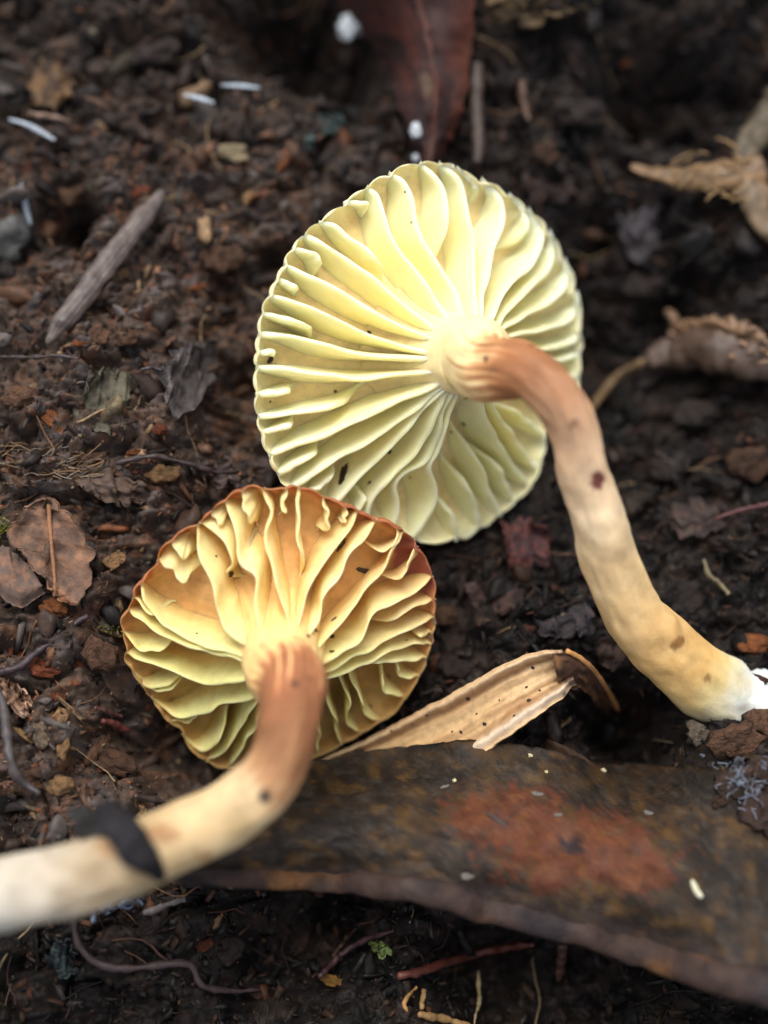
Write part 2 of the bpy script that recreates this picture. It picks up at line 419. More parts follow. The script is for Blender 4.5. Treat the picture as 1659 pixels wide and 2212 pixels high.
def rot_mats(n, flat=0.6):
    """random rotations, mostly about the vertical with some lean"""
    a = rng.uniform(0, 2*np.pi, n); b = rng.normal(0, flat, n); c = rng.normal(0, flat, n)
    ca, sa, cb, sb, cc, sc = np.cos(a), np.sin(a), np.cos(b), np.sin(b), np.cos(c), np.sin(c)
    Z = np.zeros((n, 3, 3)); Z[:, 0, 0] = ca; Z[:, 0, 1] = -sa; Z[:, 1, 0] = sa; Z[:, 1, 1] = ca; Z[:, 2, 2] = 1
    X = np.zeros((n, 3, 3)); X[:, 0, 0] = 1; X[:, 1, 1] = cb; X[:, 1, 2] = -sb; X[:, 2, 1] = sb; X[:, 2, 2] = cb
    Y = np.zeros((n, 3, 3)); Y[:, 1, 1] = 1; Y[:, 0, 0] = cc; Y[:, 0, 2] = sc; Y[:, 2, 0] = -sc; Y[:, 2, 2] = cc
    return Z@X@Y

PALETTE = [srgb(40, 31, 27), srgb(62, 46, 38), srgb(88, 64, 49), srgb(112, 78, 56), srgb(122, 76, 50), srgb(92, 84, 80), srgb(27, 23, 22), srgb(150, 122, 92), srgb(104, 92, 70)]
PROB_L = np.array([.16, .2, .2, .13, .07, .12, .06, .04, .02]); PROB_R = np.array([.3, .2, .12, .05, .03, .09, .19, .01, .01])

def box_shape():
    v = np.array([[x, y, z] for x in (-1, 1) for y in (-1, 1) for z in (-1, 1)], float)
    f = np.array([[0,1,3],[0,3,2],[4,6,7],[4,7,5],[0,4,5],[0,5,1],[2,3,7],[2,7,6],[0,2,6],[0,6,4],[1,5,7],[1,7,3]]); return v, f
BOX = box_shape()

def crumbs(n, shape, smin, smax, aniso, flat, jitter, lean):
    V, F = shape
    x = rng.uniform(-56, 56, n); y = rng.uniform(-66, 78, n)
    s = smin*(smax/smin)**(rng.random(n)**2.2)
    sc = np.stack([s*rng.uniform(1.0, aniso, n), s*rng.uniform(0.3, 0.8, n), s*rng.uniform(flat[0], flat[1], n)], 1)
    R = rot_mats(n, lean)
    jit = 1+jitter*rng.uniform(-1, 1, (n, len(V), 3))
    if len(V) >= 40:
        ph = rng.uniform(0, 99, (n, 1))
        jit = jit*(1+0.55*vnoise(V[None, :, 0]*1.5+ph, V[None, :, 1]*1.5+ph, V[None, :, 2]*1.5+0*ph, 77)+0.3*vnoise(V[None, :, 0]*3.6+ph, V[None, :, 1]*3.6+ph, V[None, :, 2]*3.6+0*ph, 79))[..., None]
    P = (V[None]*jit)*sc[:, None, :]
    P = np.einsum('nij,nvj->nvi', R, P)
    z = gsample(x, y)+s*0.1
    P = P+np.stack([x, y, z], 1)[:, None, :]
    left = sstep(12, -14, x)*sstep(-40, -26, y)*(0.35+0.65*sstep(52, 22, y))  # crumbs get the same painted-in shade towards the top
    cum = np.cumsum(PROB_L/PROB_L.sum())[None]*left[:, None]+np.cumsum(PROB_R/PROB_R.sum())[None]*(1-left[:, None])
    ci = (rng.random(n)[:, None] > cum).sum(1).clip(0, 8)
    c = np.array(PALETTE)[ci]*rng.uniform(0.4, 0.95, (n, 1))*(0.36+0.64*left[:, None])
    C = np.repeat(c[:, None, :], len(V), 1)*rng.uniform(0.75, 1.2, (n, len(V), 1))
    Fq = F[None]+(np.arange(n)*len(V))[:, None, None]
    return P.reshape(-1, 3), Fq.reshape(-1, 3), C.reshape(-1, 3)

parts = [crumbs(12500, BOX, 0.12, 0.5, 3.4, (0.10, 0.4), 0.6, 0.5),       # splinters and flakes
         crumbs(16500, I1, 0.12, 0.5, 1.5, (0.5, 0.9), 0.45, 0.8),        # crumbs
         crumbs(1100, I2, 0.6, 1.6, 1.6, (0.45, 0.8), 0.14, 0.5),          # clods
         crumbs(19000, BOX, 0.05, 0.18, 5.0, (0.3, 0.8), 0.5, 0.5)]       # dust and fibre ends
off = 0; PV = []; PF = []; PC = []
for v, f, c in parts:
    PV.append(v); PF.append(f+off); PC.append(c); off += len(v)
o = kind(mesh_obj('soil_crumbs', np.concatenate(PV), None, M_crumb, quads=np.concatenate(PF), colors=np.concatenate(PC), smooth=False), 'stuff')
tag(o, 'loose crumbs of dark soil and rotten bark covering the ground', 'soil')

# fine rootlets and hairs lying all over (uncountable)
FV = []; FF = []; FC = []; off = 0
for k in range(420):
    n = 9; x0 = rng.uniform(-45, 45); y0 = rng.uniform(-56, 62); a = rng.uniform(0, 6.28); L = rng.uniform(2.0, 9.0)
    aa = a+np.cumsum(rng.normal(0, 0.28, n)); px = x0+np.cumsum(np.cos(aa))*L/n; py = y0+np.cumsum(np.sin(aa))*L/n
    r = rng.uniform(0.035, 0.13)
    pz = gsample(px, py); pz = np.convolve(np.pad(pz, 2, mode='edge'), np.ones(5)/5, 'valid')+0.25+r
    v, f = tube(np.stack([px, py, pz], 1), np.linspace(r, r*0.5, n), 5)
    FV.append(v); FF += [tuple(i+off for i in q) for q in f]; off += len(v)
    c = [srgb(48, 33, 30), srgb(70, 46, 38), srgb(98, 70, 50), srgb(130, 110, 82), srgb(40, 34, 36)][rng.integers(0, 5)]
    FC.append(np.repeat(c[None], len(v), 0))
o = kind(mesh_obj('rootlet_litter', np.concatenate(FV), FF, M_crumb, colors=np.concatenate(FC)), 'stuff')
tag(o, 'fine brown rootlets and hairs strewn over the soil', 'rootlets')

# ------------------------------------------------------------------ mushrooms
def smooth1(v, k=2):
    for _ in range(k):
        w = v.copy(); w[1:-1] = (v[:-2]+2*v[1:-1]+v[2:])/4; v = w
    return v

def build_cap(cp, name, parent, origin, mat, colfn, thick, seed, traces, dip):
    nr, nt = 46, 300
    rho = np.concatenate([np.linspace(0.02, 0.9, nr-10), np.linspace(0.91, 1.0, 10)])
    th = np.linspace(0, 2*np.pi, nt, endpoint=False)
    rr, tt = np.meshgrid(rho, th, indexing='ij')
    # the margin is drawn in where a gill reaches it and bulges between two gills
    ga = cp.find(np.array([t[0][0] for t in traces]), np.array([t[0][1] for t in traces])); ga = ga[np.hypot(ga[:, 0], ga[:, 1]) > 0.8]
    ga = np.sort(np.mod(np.arctan2(ga[:, 1], ga[:, 0]), 2*np.pi)); ext = np.concatenate([ga[-1:]-2*np.pi, ga, ga[:1]+2*np.pi])
    k = np.clip(np.searchsorted(ext, th)-1, 0, len(ext)-2); gap = ext[k+1]-ext[k]; fr = (th-ext[k])/gap
    dipv = dip*np.clip(gap/0.14, 0.2, 1.2)*(1-np.sin(np.pi*fr)**0.7)
    scal = 1+0.012*sstep(0.7, 1, rr)*vnoise(tt*14, 0*tt, seed=seed)-dipv[None, :]*sstep(0.72, 1.0, rr)
    a = rr*np.cos(tt)*scal; b = rr*np.sin(tt)*scal
    under = cp.pos(a.ravel(), b.ravel(), -cp.depth(np.clip(rr, 0, 1)).ravel()+0.12*fbm(a.ravel()*9, b.ravel()*9, octv=2, seed=seed))
    rho2 = rho[::-1]; rr2, tt2 = np.meshgrid(rho2, th, indexing='ij')
    sc2 = 1-dipv[None, :]*sstep(0.72, 1.0, rr2); a2 = rr2*np.cos(tt2)*sc2; b2 = rr2*np.sin(tt2)*sc2
    edge = sstep(1.0, 0.7, rr2).ravel()
    top = cp.pos(a2.ravel()*1.004, b2.ravel()*1.004, -(cp.depth(np.clip(rr2, 0, 1)).ravel()+0.30+thick*edge))
    V = np.concatenate([under, top]); n = nr*2
    Q = grid_quads(n, nt, True)
    top_flag = np.concatenate([np.zeros(nr*nt), np.ones(nr*nt)])
    px, py = to_pixel(V)
    C = colfn(px, py, np.concatenate([rr.ravel(), rr2.ravel()]), top_flag)
    o = mesh_obj(name, V, None, mat, parent, origin, C, quads=Q)
    return o, V, Q

GH = np.array([-0.12, 0.12, 0.3, 0.52, 0.75, 0.92])
def build_gill(cp, trace, name, parent, origin, mat, colfn, wt, wb, wav, seed, lift=1.0, lean=0.0):
    ab = cp.find(np.array([p[0] for p in trace], float), np.array([p[1] for p in trace], float))
    # start at the margin
    r0 = np.hypot(*ab[0])
    if r0 > 0.8: ab[0] = ab[0]/r0*0.998
    n = 40
    q = resample(ab, n); q[:, 0] = smooth1(q[:, 0], 3); q[:, 1] = smooth1(q[:, 1], 3)
    qb = np.stack([smooth1(q[:, 0], 40), smooth1(q[:, 1], 40)], 1)*0.65+q*0.35
    rho = np.hypot(q[:, 0], q[:, 1]); G = cp.depth(rho)
    s = np.linspace(0, 1, n)
    full = rho[-1] < 0.3
    outer = 0.1+0.9*np.sqrt(sstep(-0.004, 0.07, 1.0-rho))
    prof = outer*(1-(0.0 if full else 1.0)*sstep(0.45, 1.0, s)**1.2)*lift
    prof = np.maximum(prof, 0.04)*(1+0.05*vnoise(s*9, 0*s, seed=seed+3))
    base = cp.pos(qb[:, 0], qb[:, 1], -G)
    top = cp.pos(q[:, 0], q[:, 1], -G*(1-prof))
    tan = np.gradient(top, axis=0); tan /= np.linalg.norm(tan, axis=1, keepdims=True)+1e-9
    lat = np.cross(tan, cp.a); lat /= np.linalg.norm(lat, axis=1, keepdims=True)+1e-9
    base = base-lat*(lean*sstep(0.0, 0.2, s)*sstep(1.0, 0.6, s))[:, None]
    wv = wav*vnoise(s*7+seed, 0*s, seed=seed)*sstep(0.0, 0.15, s)*sstep(1.0, 0.7, s)
    ww = wt*(1+0.22*vnoise(s*6, 0*s, seed=seed+1))*(0.5+0.5*outer)*(1 if full else 1-0.5*sstep(0.75, 1.0, s))
    bb = wb*np.clip(rho*1.15, 0.35, 1.0)*(0.28+0.72*sstep(0.0, 0.4, 1-rho))*(1 if full else 0.62-0.3*sstep(0.7, 1.0, s))
    rows = []
    ridge_th = np.append(ww[:, None]*np.array([0, 0, 0, 0, 0, 0])[None], np.zeros((n, 1)), 1)
    for sgn in (1, -1):
        side = []
        for h in GH:
            w = ww+(bb-ww)*np.clip(1-h, 0, 1.1)**2.6
            if h > 0.9: w = ww*0.72
            P = base+(top-base)*h+lat*((sgn*w+wv*np.clip(h, 0, 1))[:, None])
            side.append(P)
        rows.append(side)
    topline = top+lat*wv[:, None]
    sections = rows[0]+[topline]+rows[1][::-1]
    m = len(sections)
    V = np.stack(sections, 1).reshape(-1, 3)
    Q = [tuple(f) for f in grid_quads(n, m)]
    Q.append(tuple(range(m-1, -1, -1))); Q.append(tuple((n-1)*m+k for k in range(m)))
    px, py = to_pixel(V)
    hh = np.tile(np.concatenate([GH, [1.0], GH[::-1]]), n); rr = np.repeat(rho, m)
    C = colfn(px, py, rr, hh, seed)
    return mesh_obj(name, V, Q, mat, parent, origin, C), V, Q

def build_stem(name, parent, origin, start, pxpath, mat, colstops, stains, seed, pinch=0.22, end_fn=None):
    pts = [(*p, r) for p, r in start]
    for x, y, d, w in pxpath:
        p = at_depth(np.array(float(x)), np.array(float(y)), np.array(float(d)))
        pts.append((*p, 0.5*w*PXM*(DIST-d)/DIST))
    pts = np.array(pts); n = 280; ns = 72
    q = resample(pts, n)
    v, f = tube(q[:, :3], q[:, 3], ns)
    body = v[:n*ns]; axisp = np.repeat(q[:, :3], ns, 0); nr = (body-axisp)/(np.linalg.norm(body-axisp, axis=1, keepdims=True)+1e-9)
    s = np.repeat(np.linspace(0, 1, n), ns); ang = np.tile(np.linspace(0, 2*np.pi, ns, endpoint=False), n)
    disp = pinch*fbm(np.cos(ang)*1.1, np.sin(ang)*1.1, s*14, 3, seed)+0.05*fbm(np.cos(ang)*6, np.sin(ang)*6, s*16, 2, seed+9)
    disp *= 0.3+0.7*sstep(0.05, 0.2, s)
    disp = disp+0.28*sstep(0.13, 0.03, s)*vnoise(np.cos(ang)*9, np.sin(ang)*9, seed=seed+2)       # gill roots running down onto the neck
    if end_fn is not None: disp = disp+end_fn(s, ang)
    v[:n*ns] = body+nr*disp[:, None]
    ss = np.append(s, [0, 1])
    st = np.array([c[0] for c in colstops]); cc = np.array([c[1] for c in colstops])
    sj = ss+0.012*fbm(v[:, 0]/2, v[:, 1]/2, v[:, 2]/2, 3, seed+4)+0.03*sstep(0.4, 0.2, ss)*np.append(fbm(np.cos(ang)*14, np.sin(ang)*14, s*9, octv=4, seed=seed+6, gain=0.7), [0, 0])
    C = np.stack([np.interp(sj, st, cc[:, k]) for k in range(3)], 1)
    mt = fbm(v[:, 0]/1.6, v[:, 1]/1.6, v[:, 2]/1.6, 4, seed+31); C = C*(1+0.16*mt[:, None]*np.array([0.7, 0.9, 1.2])*sstep(0.3, 0.5, ss)[:, None])
    px, py = to_pixel(v)
    for (x, y, rx, ry, rgb, amt) in stains:
        front = (v@AT) > np.append(np.repeat(q[:, :3]@AT, ns), [1e9, 1e9])-0.6
        k = np.hypot((px-x)/rx, (py-y)/ry)+0.35*fbm(px/9, py/9, octv=2, seed=int(x))
        k = (sstep(1.15, 0.65, k)*amt*front)[:, None]; C = C*(1-k)+np.asarray(rgb)*k
    o = mesh_obj(name, v, f, mat, parent, origin, C)
    return o, v, f, q

def bvh_of(meshes):
    V = []; F = []; o = 0
    for v, f in meshes:
        V += [tuple(p) for p in v]; F += [tuple(int(i)+o for i in g) for g in f]; o += len(v)
    return BVHTree.FromPolygons(V, F)

def hit(bvh, x, y):
    d = ray(np.array(float(x)), np.array(float(y)))
    loc, nrm, idx, dist = bvh.ray_cast(Vector(CAM), Vector(d))
    if loc is None: return None, None
    nrm = Vector(nrm)
    if nrm.dot(Vector(d)) > 0: nrm = -nrm
    return np.array(loc), np.array(nrm)

# ---- pale yellow mushroom (upper)
GILLS1 = [
    [(90,990),(240,1005),(420,1030),(600,1040),(850,1015),(960,1005)], [(95,840),(280,850),(430,895),(560,935),(760,945),(950,955)],
    [(110,745),(230,765),(330,800),(420,850),(470,880)], [(140,660),(260,690),(400,755),(560,830),(700,880),(860,920),(950,940)],
    [(180,590),(260,615),(350,655)], [(215,520),(330,570),(480,650),(640,745),(780,815),(900,865),(970,900)],
    [(250,450),(340,470),(400,510),(445,585)], [(310,385),(420,440),(560,540),(700,650),(820,750),(930,840),(1000,890)],
    [(370,320),(440,340),(520,400),(600,460),(680,530),(740,610),(758,690)], [(480,240),(560,235),(620,265),(660,310)],
    [(590,160),(650,215),(672,310),(720,420),(800,530),(880,640),(950,750),(1020,850)], [(690,100),(755,130),(795,190),(812,290),(850,400),(900,500),(960,595),(1010,680),(1040,800),(1060,860)],
    [(830,55),(900,110),(940,190),(952,290),(970,420),(977,500),(962,590)], [(915,55),(990,110),(1040,200),(1062,330),(1085,450),(1090,600),(1092,750),(1090,850)],
    [(1000,75),(1060,120),(1110,190),(1120,250)],
    [(1110,130),(1190,190),(1222,270),(1215,350),(1170,440),(1148,560),(1125,680),(1115,780),(1105,860)], [(1240,190),(1310,270),(1325,350),(1300,430),(1260,440)],
    [(1330,255),(1385,340),(1395,420),(1350,520),(1270,590),(1200,690),(1150,800),(1120,870)], [(1420,365),(1455,430),(1440,510),(1400,570),(1300,670),(1220,760),(1150,860)],
    [(1490,490),(1522,560),(1500,620),(1430,690),(1320,750),(1220,810),(1150,880)], [(1548,640),(1562,720),(1500,785),(1400,815),(1280,840),(1180,890)],
    [(1570,840),(1530,870),(1440,900),(1340,920),(1230,940)], [(1562,930),(1480,955),(1380,975),(1260,980)], [(1560,1020),(1500,1040),(1380,1040),(1280,1030)],
    [(1520,1140),(1440,1130),(1330,1090)],
    [(1410,1310),(1340,1250),(1270,1185),(1200,1120)], [(1395,1420),(1360,1445),(1260,1300),(1180,1190),(1140,1110)], [(1345,1530),(1300,1500),(1210,1350),(1140,1240),(1110,1130)],
    [(1272,1600),(1240,1560),(1180,1420),(1120,1310)], [(1205,1665),(1170,1600),(1130,1480),(1095,1350),(1080,1200)], [(1110,1725),(1090,1640),(1060,1500),(1040,1390)],
    [(1005,1780),(990,1700),(970,1600),(985,1530)],
    [(800,1770),(860,1680),(905,1600),(905,1540),(880,1480),(868,1430),(915,1370),(950,1260),(980,1180),(1010,1110)], [(700,1740),(735,1650),(735,1580),(715,1530),(760,1480),(860,1415),(925,1300),(940,1200),(985,1100)],
    [(600,1700),(615,1600),(650,1540),(720,1475),(800,1400),(870,1300),(905,1210),(960,1100)], [(540,1680),(580,1600),(595,1530),(610,1500)],
    [(430,1640),(520,1530),(640,1420),(740,1310),(830,1200),(900,1130),(970,1070)],
    [(260,1540),(350,1480),(470,1400),(580,1340),(700,1260),(820,1180),(900,1110),(970,1050)], [(200,1465),(300,1420),(400,1370),(475,1310)],
    [(155,1390),(300,1335),(450,1280),(600,1210),(720,1150),(860,1100),(960,1040)], [(120,1290),(250,1260),(355,1205)], [(100,1215),(200,1205),(380,1180),(560,1140),(640,1100),(690,1060)],
    [(85,1110),(220,1100),(355,1075)], [(90,920),(170,920),(240,930)], [(330,1570),(420,1500),(520,1430),(545,1420)]]

def gcol1(px, py, rho, h, seed):
    a = srgb(242, 233, 178); b = srgb(232, 231, 192); c = srgb(240, 226, 182)
    k = sstep(0.55, 1.0, rho)[:, None]; C = a*(1-k)+b*k
    k = sstep(0.38, 0.12, rho)[:, None]; C = C*(1-k)+c*k
    k = sstep(520, 640, (py-700)+0.25*(px-905))[:, None]*0.35; C = C*(1-k)+srgb(214, 210, 130)*k
    ctr = np.hypot((px-1085), (py-790)); k = sstep(70, 20, ctr+14*vnoise(px/14, py/14, seed=4))[:, None]; C = C*(1-k)+srgb(186, 132, 82)*k
    for x, y, r in ((1065, 372, 26), (1120, 402, 22), (1150, 440, 20), (735, 470, 12), (1025, 395, 14)):
        k = (sstep(r, r*0.4, np.hypot(px-x, py-y)+6*vnoise(px/7, py/7, seed=8))*0.55)[:, None]; C = C*(1-k)+srgb(150, 118, 80)*k
    return C*(0.97+0.06*_hash(np.array([seed]), np.array([1]), np.array([1]), 1)[0])

def ccol1(px, py, rho, top):
    C = np.repeat(srgb(232, 208, 152)[None], len(px), 0)
    n = fbm(px/40, py/40, octv=3, seed=12)
    C = C*(1+0.08*n[:, None])
    k = sstep(0.8, 0.98, rho)[:, None]; C = C*(1-k)+srgb(226, 216, 170)*k
    k = sstep(0.22, 0.08, rho)[:, None]; C = C*(1-k)+srgb(196, 146, 92)*k
    k = (top*sstep(0.995, 0.93, rho))[:, None]; C = C*(1-k)+srgb(180, 134, 92)*k
    return C

base1 = at_depth(np.array(1634.0), np.array(1538.0), np.array(3.0))
mush1 = thing('mushroom', 'pale yellow mushroom with a clean wide gilled cap and long beige curved stem', 'mushroom', base1, 'mushrooms lying on the soil')
cap1, cv, cq = build_cap(CAP1, 'cap', mush1, base1, M_cap, ccol1, 2.2, 3, [mapz(t, *Z1) for t in GILLS1], 0.024)
cap1['label'] = 'pale yellow cap seen from its gilled underside'
geo1 = [(cv, cq)]
for k, t in enumerate(GILLS1):
    o, v, f = build_gill(CAP1, mapz(t, *Z1), 'gill', cap1, base1, M_gill, gcol1, 0.26, 1.0, 0.12, 40+k)
    geo1.append((v, f))
apex = CAP1.C+CAP1.a*CAP1.H
P1 = [(1056,799,14.7,148),(1104,800,17.0,134),(1152,815,18.6,114),(1203,863,19.4,106),(1234,922,19.0,100),(1264,1026,17.4,106),(1293,1130,15.3,118),(1326,1234,13.0,120),(1366,1322,10.8,126),
      (1418,1380,8.8,138),(1489,1451,6.8,150),(1568,1501,5.0,156),(1634,1535,3.8,150),(1690,1560,3.0,120)]
def end1(s, a): return 0.7*sstep(0.84, 0.97, s)*fbm(np.cos(a)*2.5, np.sin(a)*2.5, s*40, 3, 88)
stops1 = [(0, srgb(222, 198, 146)), (0.06, srgb(236, 216, 160)), (0.18, srgb(238, 214, 160)), (0.222, srgb(196, 142, 96)), (0.255, srgb(148, 98, 64)), (0.295, srgb(150, 104, 72)), (0.345, srgb(180, 140, 108)), (0.42, srgb(212, 182, 148)), (0.49, srgb(222, 196, 158)), (0.6, srgb(216, 184, 134)),
          (0.71, srgb(208, 168, 110)), (0.79, srgb(204, 168, 108)), (0.835, srgb(202, 180, 126)), (0.87, srgb(206, 200, 172)), (0.90, srgb(212, 216, 212)), (1, srgb(212, 218, 222))]
stain1 = [(1242, 916, 13, 11, srgb(120, 86, 66), 0.8), (1290, 1040, 17, 24, srgb(96, 42, 38), 0.95), (1464, 1390, 18, 16, srgb(124, 82, 40), 0.85), (1526, 1465, 11, 9, srgb(128, 96, 50), 0.8),
          (1050, 776, 5, 7, srgb(60, 40, 30), 0.9), (1300, 1400, 12, 12, srgb(190, 150, 96), 0.5)]
o, v, f, sp1 = build_stem('stem', mush1, base1, [(CAP1.C+CAP1.a*z_, r_) for z_, r_ in ((1.2, 6.4), (2.8, 5.0), (5.0, 4.0), (7.2, 3.4), (9.2, 3.2))], P1, M_stem, stops1, stain1, 5, end_fn=end1)
o['label'] = 'beige stem, reddish brown at the neck and white at the base'
geo1.append((v, f)); BV1 = bvh_of(geo1)
# cottony mycelium tuft at the foot of the stem
MV = []; MF = []; off = 0
for k in range(90):
    x = rng.uniform(1490, 1672); y = 1452+(x-1490)*0.62+rng.normal(0, 40); d0 = 4.6+rng.normal(0, 0.9)
    p = at_depth(np.array(x), np.array(y), np.array(d0)); dr = rng.normal(0, 1, 3); dr[2] = -abs(dr[2])*0.6; dr += np.array([0.7, -0.5, -0.2]); dr /= np.linalg.norm(dr)
    L = rng.uniform(0.8, 3.0); n = 6; pp = p+np.cumsum(np.repeat(dr[None], n, 0)+rng.normal(0, 0.35, (n, 3)), 0)*L/n
    v, f = tube(pp, np.linspace(0.22, 0.05, n)*rng.uniform(0.5, 1.3), 6)
    MV.append(v); MF += [tuple(i+off for i in q) for q in f]; off += len(v)
o = mesh_obj('mycelium_tuft', np.concatenate(MV), MF, M_white, mush1, base1, np.repeat(srgb(228, 234, 238)[None], off, 0)); kind(o, 'stuff')

# ---- golden mushroom (lower)
GILLS2 = [
    [(140,590),(200,650),(270,690),(330,710)], [(190,530),(200,600),(240,670),(310,735),(400,785),(520,820),(640,850),(720,880)], [(125,650),(200,710),(290,765),(370,805),(440,815),(560,850),(690,895)],
    [(100,740),(170,815),(260,832),(340,815),(400,805)], [(105,840),(220,885),(320,915),(400,955),(480,972),(560,960),(660,950),(720,930)], [(120,890),(200,980),(300,985),(400,965),(470,975)],
    [(165,970),(250,1005),(350,990),(420,980)], [(220,1040),(300,1110),(400,1115),(500,1080),(600,1050),(690,1020),(740,960)], [(300,1150),(370,1145),(450,1110),(520,1085)],
    [(365,1190),(430,1270),(500,1235),(550,1150),(580,1080),(640,1050)], [(470,1320),(560,1250),(620,1150),(680,1070),(740,1000)], [(560,1345),(640,1230),(700,1120),(760,1020)],
    [(245,430),(300,460),(350,515),(420,530),(480,535)], [(310,340),(345,410),(410,450),(440,470)],
    [(430,280),(428,400),(470,490),(505,560),(515,680),(560,750),(640,800),(720,850),(770,880)], [(500,240),(530,280),(575,320)], [(480,330),(560,360),(580,440),(560,520),(600,590),(650,610)],
    [(560,195),(600,290),(598,390),(620,470),(690,500),(682,580),(692,680),(720,760),(765,830),(790,880)], [(620,125),(645,230),(680,310),(700,370)],
    [(715,120),(750,215),(722,300),(730,400),(756,430),(762,550),(800,620),(828,690),(830,800),(825,880)], [(825,110),(800,190),(822,260),(800,315)],
    [(870,115),(882,250),(880,350),(900,450),(905,540),(890,640)], [(985,150),(1002,250),(1000,310),(970,340),(975,390)], [(1080,185),(1075,270),(1055,320)],
    [(1140,205),(1110,270),(1050,350),(980,450),(925,550),(895,650),(855,770),(850,870)], [(1225,245),(1150,330),(1090,420),(1030,520),(980,610),(945,710),(900,800),(880,870)],
    [(1310,280),(1275,360),(1200,410),(1150,410)], [(1335,305),(1270,430),(1210,520),(1130,610),(1060,690),(1000,770),(930,850),(900,890)], [(1400,370),(1340,470),(1260,560),(1220,600)],
    [(1465,500),(1380,580),(1300,620),(1200,660),(1170,740),(1140,795),(1060,840),(960,890)], [(1478,600),(1380,640),(1300,690),(1230,750),(1150,800)], [(1475,680),(1370,725),(1250,790),(1120,860),(1020,910),(950,930)],
    [(1465,750),(1400,760),(1350,770)], [(1455,800),(1380,800),(1300,825),(1180,880),(1080,925),(980,950)], [(1440,860),(1340,865),(1220,880),(1120,940),(1020,965)],
    [(1405,940),(1335,950),(1300,880),(1265,835)], [(1345,1035),(1265,1010),(1240,920),(1205,885)], [(1235,1135),(1180,1125),(1140,1040),(1100,960),(1030,960)],
    [(1150,1195),(1095,1150),(1100,1070),(1060,1000),(1000,985)], [(1060,1240),(1040,1150),(1005,1080),(985,1010)], [(960,1290),(960,1200),(950,1100),(930,1010)], [(820,1335),(850,1230),(860,1120)], [(700,1355),(760,1250),(800,1120)]]

def gcol2(px, py, rho, h, seed):
    a = srgb(240, 216, 154); C = np.repeat(a[None], len(px), 0)
    k = sstep(1260, 1480, py+0.35*np.abs(px-640)*0-0.25*(px-600))[:, None]; C = C*(1-k)+srgb(226, 214, 142)*k           # greener and duller towards the foot
    k = (sstep(720, 900, px)*sstep(1420, 1250, py))[:, None]; C = C*(1-k)+srgb(228, 196, 140)*k
    k = sstep(0.9, 1.0, rho)[:, None]*0.6; C = C*(1-k)+srgb(206, 160, 104)*k
    k = (sstep(0.55, 0.2, h)*0.5)[:, None]; C = C*(1-k)+srgb(224, 174, 94)*k                                            # deeper yellow flesh at the gill root
    ctr = np.hypot((px-630)*0.9, (py-1470)); k = sstep(95, 25, ctr+16*vnoise(px/10, py/22, seed=5))[:, None]; C = C*(1-k)+srgb(206, 146, 84)*k
    return C*(0.95+0.1*_hash(np.array([seed]), np.array([2]), np.array([1]), 1)[0])

def ccol2(px, py, rho, top):
    C = np.repeat(srgb(208, 164, 104)[None], len(px), 0)
    k = sstep(1330, 1500, py)[:, None]; C = C*(1-k)+srgb(184, 152, 88)*k
    C = C*(1+0.12*fbm(px/25, py/25, octv=3, seed=15))[:, None]
    nz = fbm(px/30, py/30, octv=3, seed=18)
    k = sstep(0.90, 0.97, rho+0.02*nz)[:, None]*(0.35+0.65*sstep(1500, 1150, py)[:, None]); C = C*(1-k)+srgb(168, 104, 66)*k       # brown margin
    k = sstep(1.15, 0.75, np.hypot((px-893)/62, (py-1212)/74)+0.25*nz)[:, None]; C = C*(1-k)+srgb(150, 90, 74)*k             # bruised red-brown patch
    for x, y, r in ((755, 1104, 11), (795, 1119, 10), (460, 1105, 10), (700, 1085, 8)):
        k = sstep(r, r*0.4, np.hypot(px-x, py-y))[:, None]*0.8; C = C*(1-k)+srgb(120, 56, 34)*k
    C = C*(1-top[:, None])+srgb(146, 88, 58)*top[:, None]
    return C

base2 = at_depth(np.array(603.0), np.array(1348.0), np.array(-2.0))
mush2 = thing('mushroom', 'golden mushroom with brown-edged wavy gills and stem crossing a dark leaf', 'mushroom', base2, 'mushrooms lying on the soil')
cap2, cv, cq = build_cap(CAP2, 'cap', mush2, base2, M_cap, ccol2, 1.8, 9, [mapz(t, *Z2) for t in GILLS2], 0.014)
cap2['label'] = 'golden cap underside with reddish brown margin'
geo2 = [(cv, cq)]
for k, t in enumerate(GILLS2):
    o, v, f = build_gill(CAP2, mapz(t, *Z2), 'gill', cap2, base2, M_gill2, gcol2, 0.15, 0.4, 0.22, 140+k, lean={12: 1.3, 13: 1.3, 14: 1.7, 15: 1.2, 16: 1.2, 17: 1.5, 18: 1.2, 19: 0.7, 26: 1.0, 27: 1.0, 28: 1.0}.get(k, 0.0))
    geo2.append((v, f))
P2 = [(635,1476,19.0,150),(631,1520,20.9,141),(624,1570,22.0,136),(608,1630,22.7,136),(570,1696,23.2,142),(510,1742,23.6,146),(445,1781,24.0,148),(325,1841,24.8,150),(175,1894,25.9,154),(0,1931,27.2,166),(-130,1952,28,170),(-220,1965,27.6,160),(-320,1985,25,150),(-430,2010,20,140),(-520,2030,15,120)]
stops2 = [(0, srgb(208, 164, 104)), (0.05, srgb(222, 182, 118)), (0.17, srgb(236, 202, 136)), (0.215, srgb(222, 166, 114)), (0.245, srgb(172, 114, 78)), (0.275, srgb(142, 92, 62)), (0.355, srgb(136, 94, 64)), (0.4, srgb(166, 126, 90)), (0.44, srgb(204, 178, 138)), (0.5, srgb(200, 174, 132)), (0.58, srgb(176, 152, 114)),
          (0.68, srgb(172, 156, 132)), (0.80, srgb(182, 174, 160)), (1, srgb(196, 192, 186))]
stops2 = [(0.747*a_, c_) for a_, c_ in stops2]+[(1.0, stops2[-1][1])]      # the foot lies beyond the frame
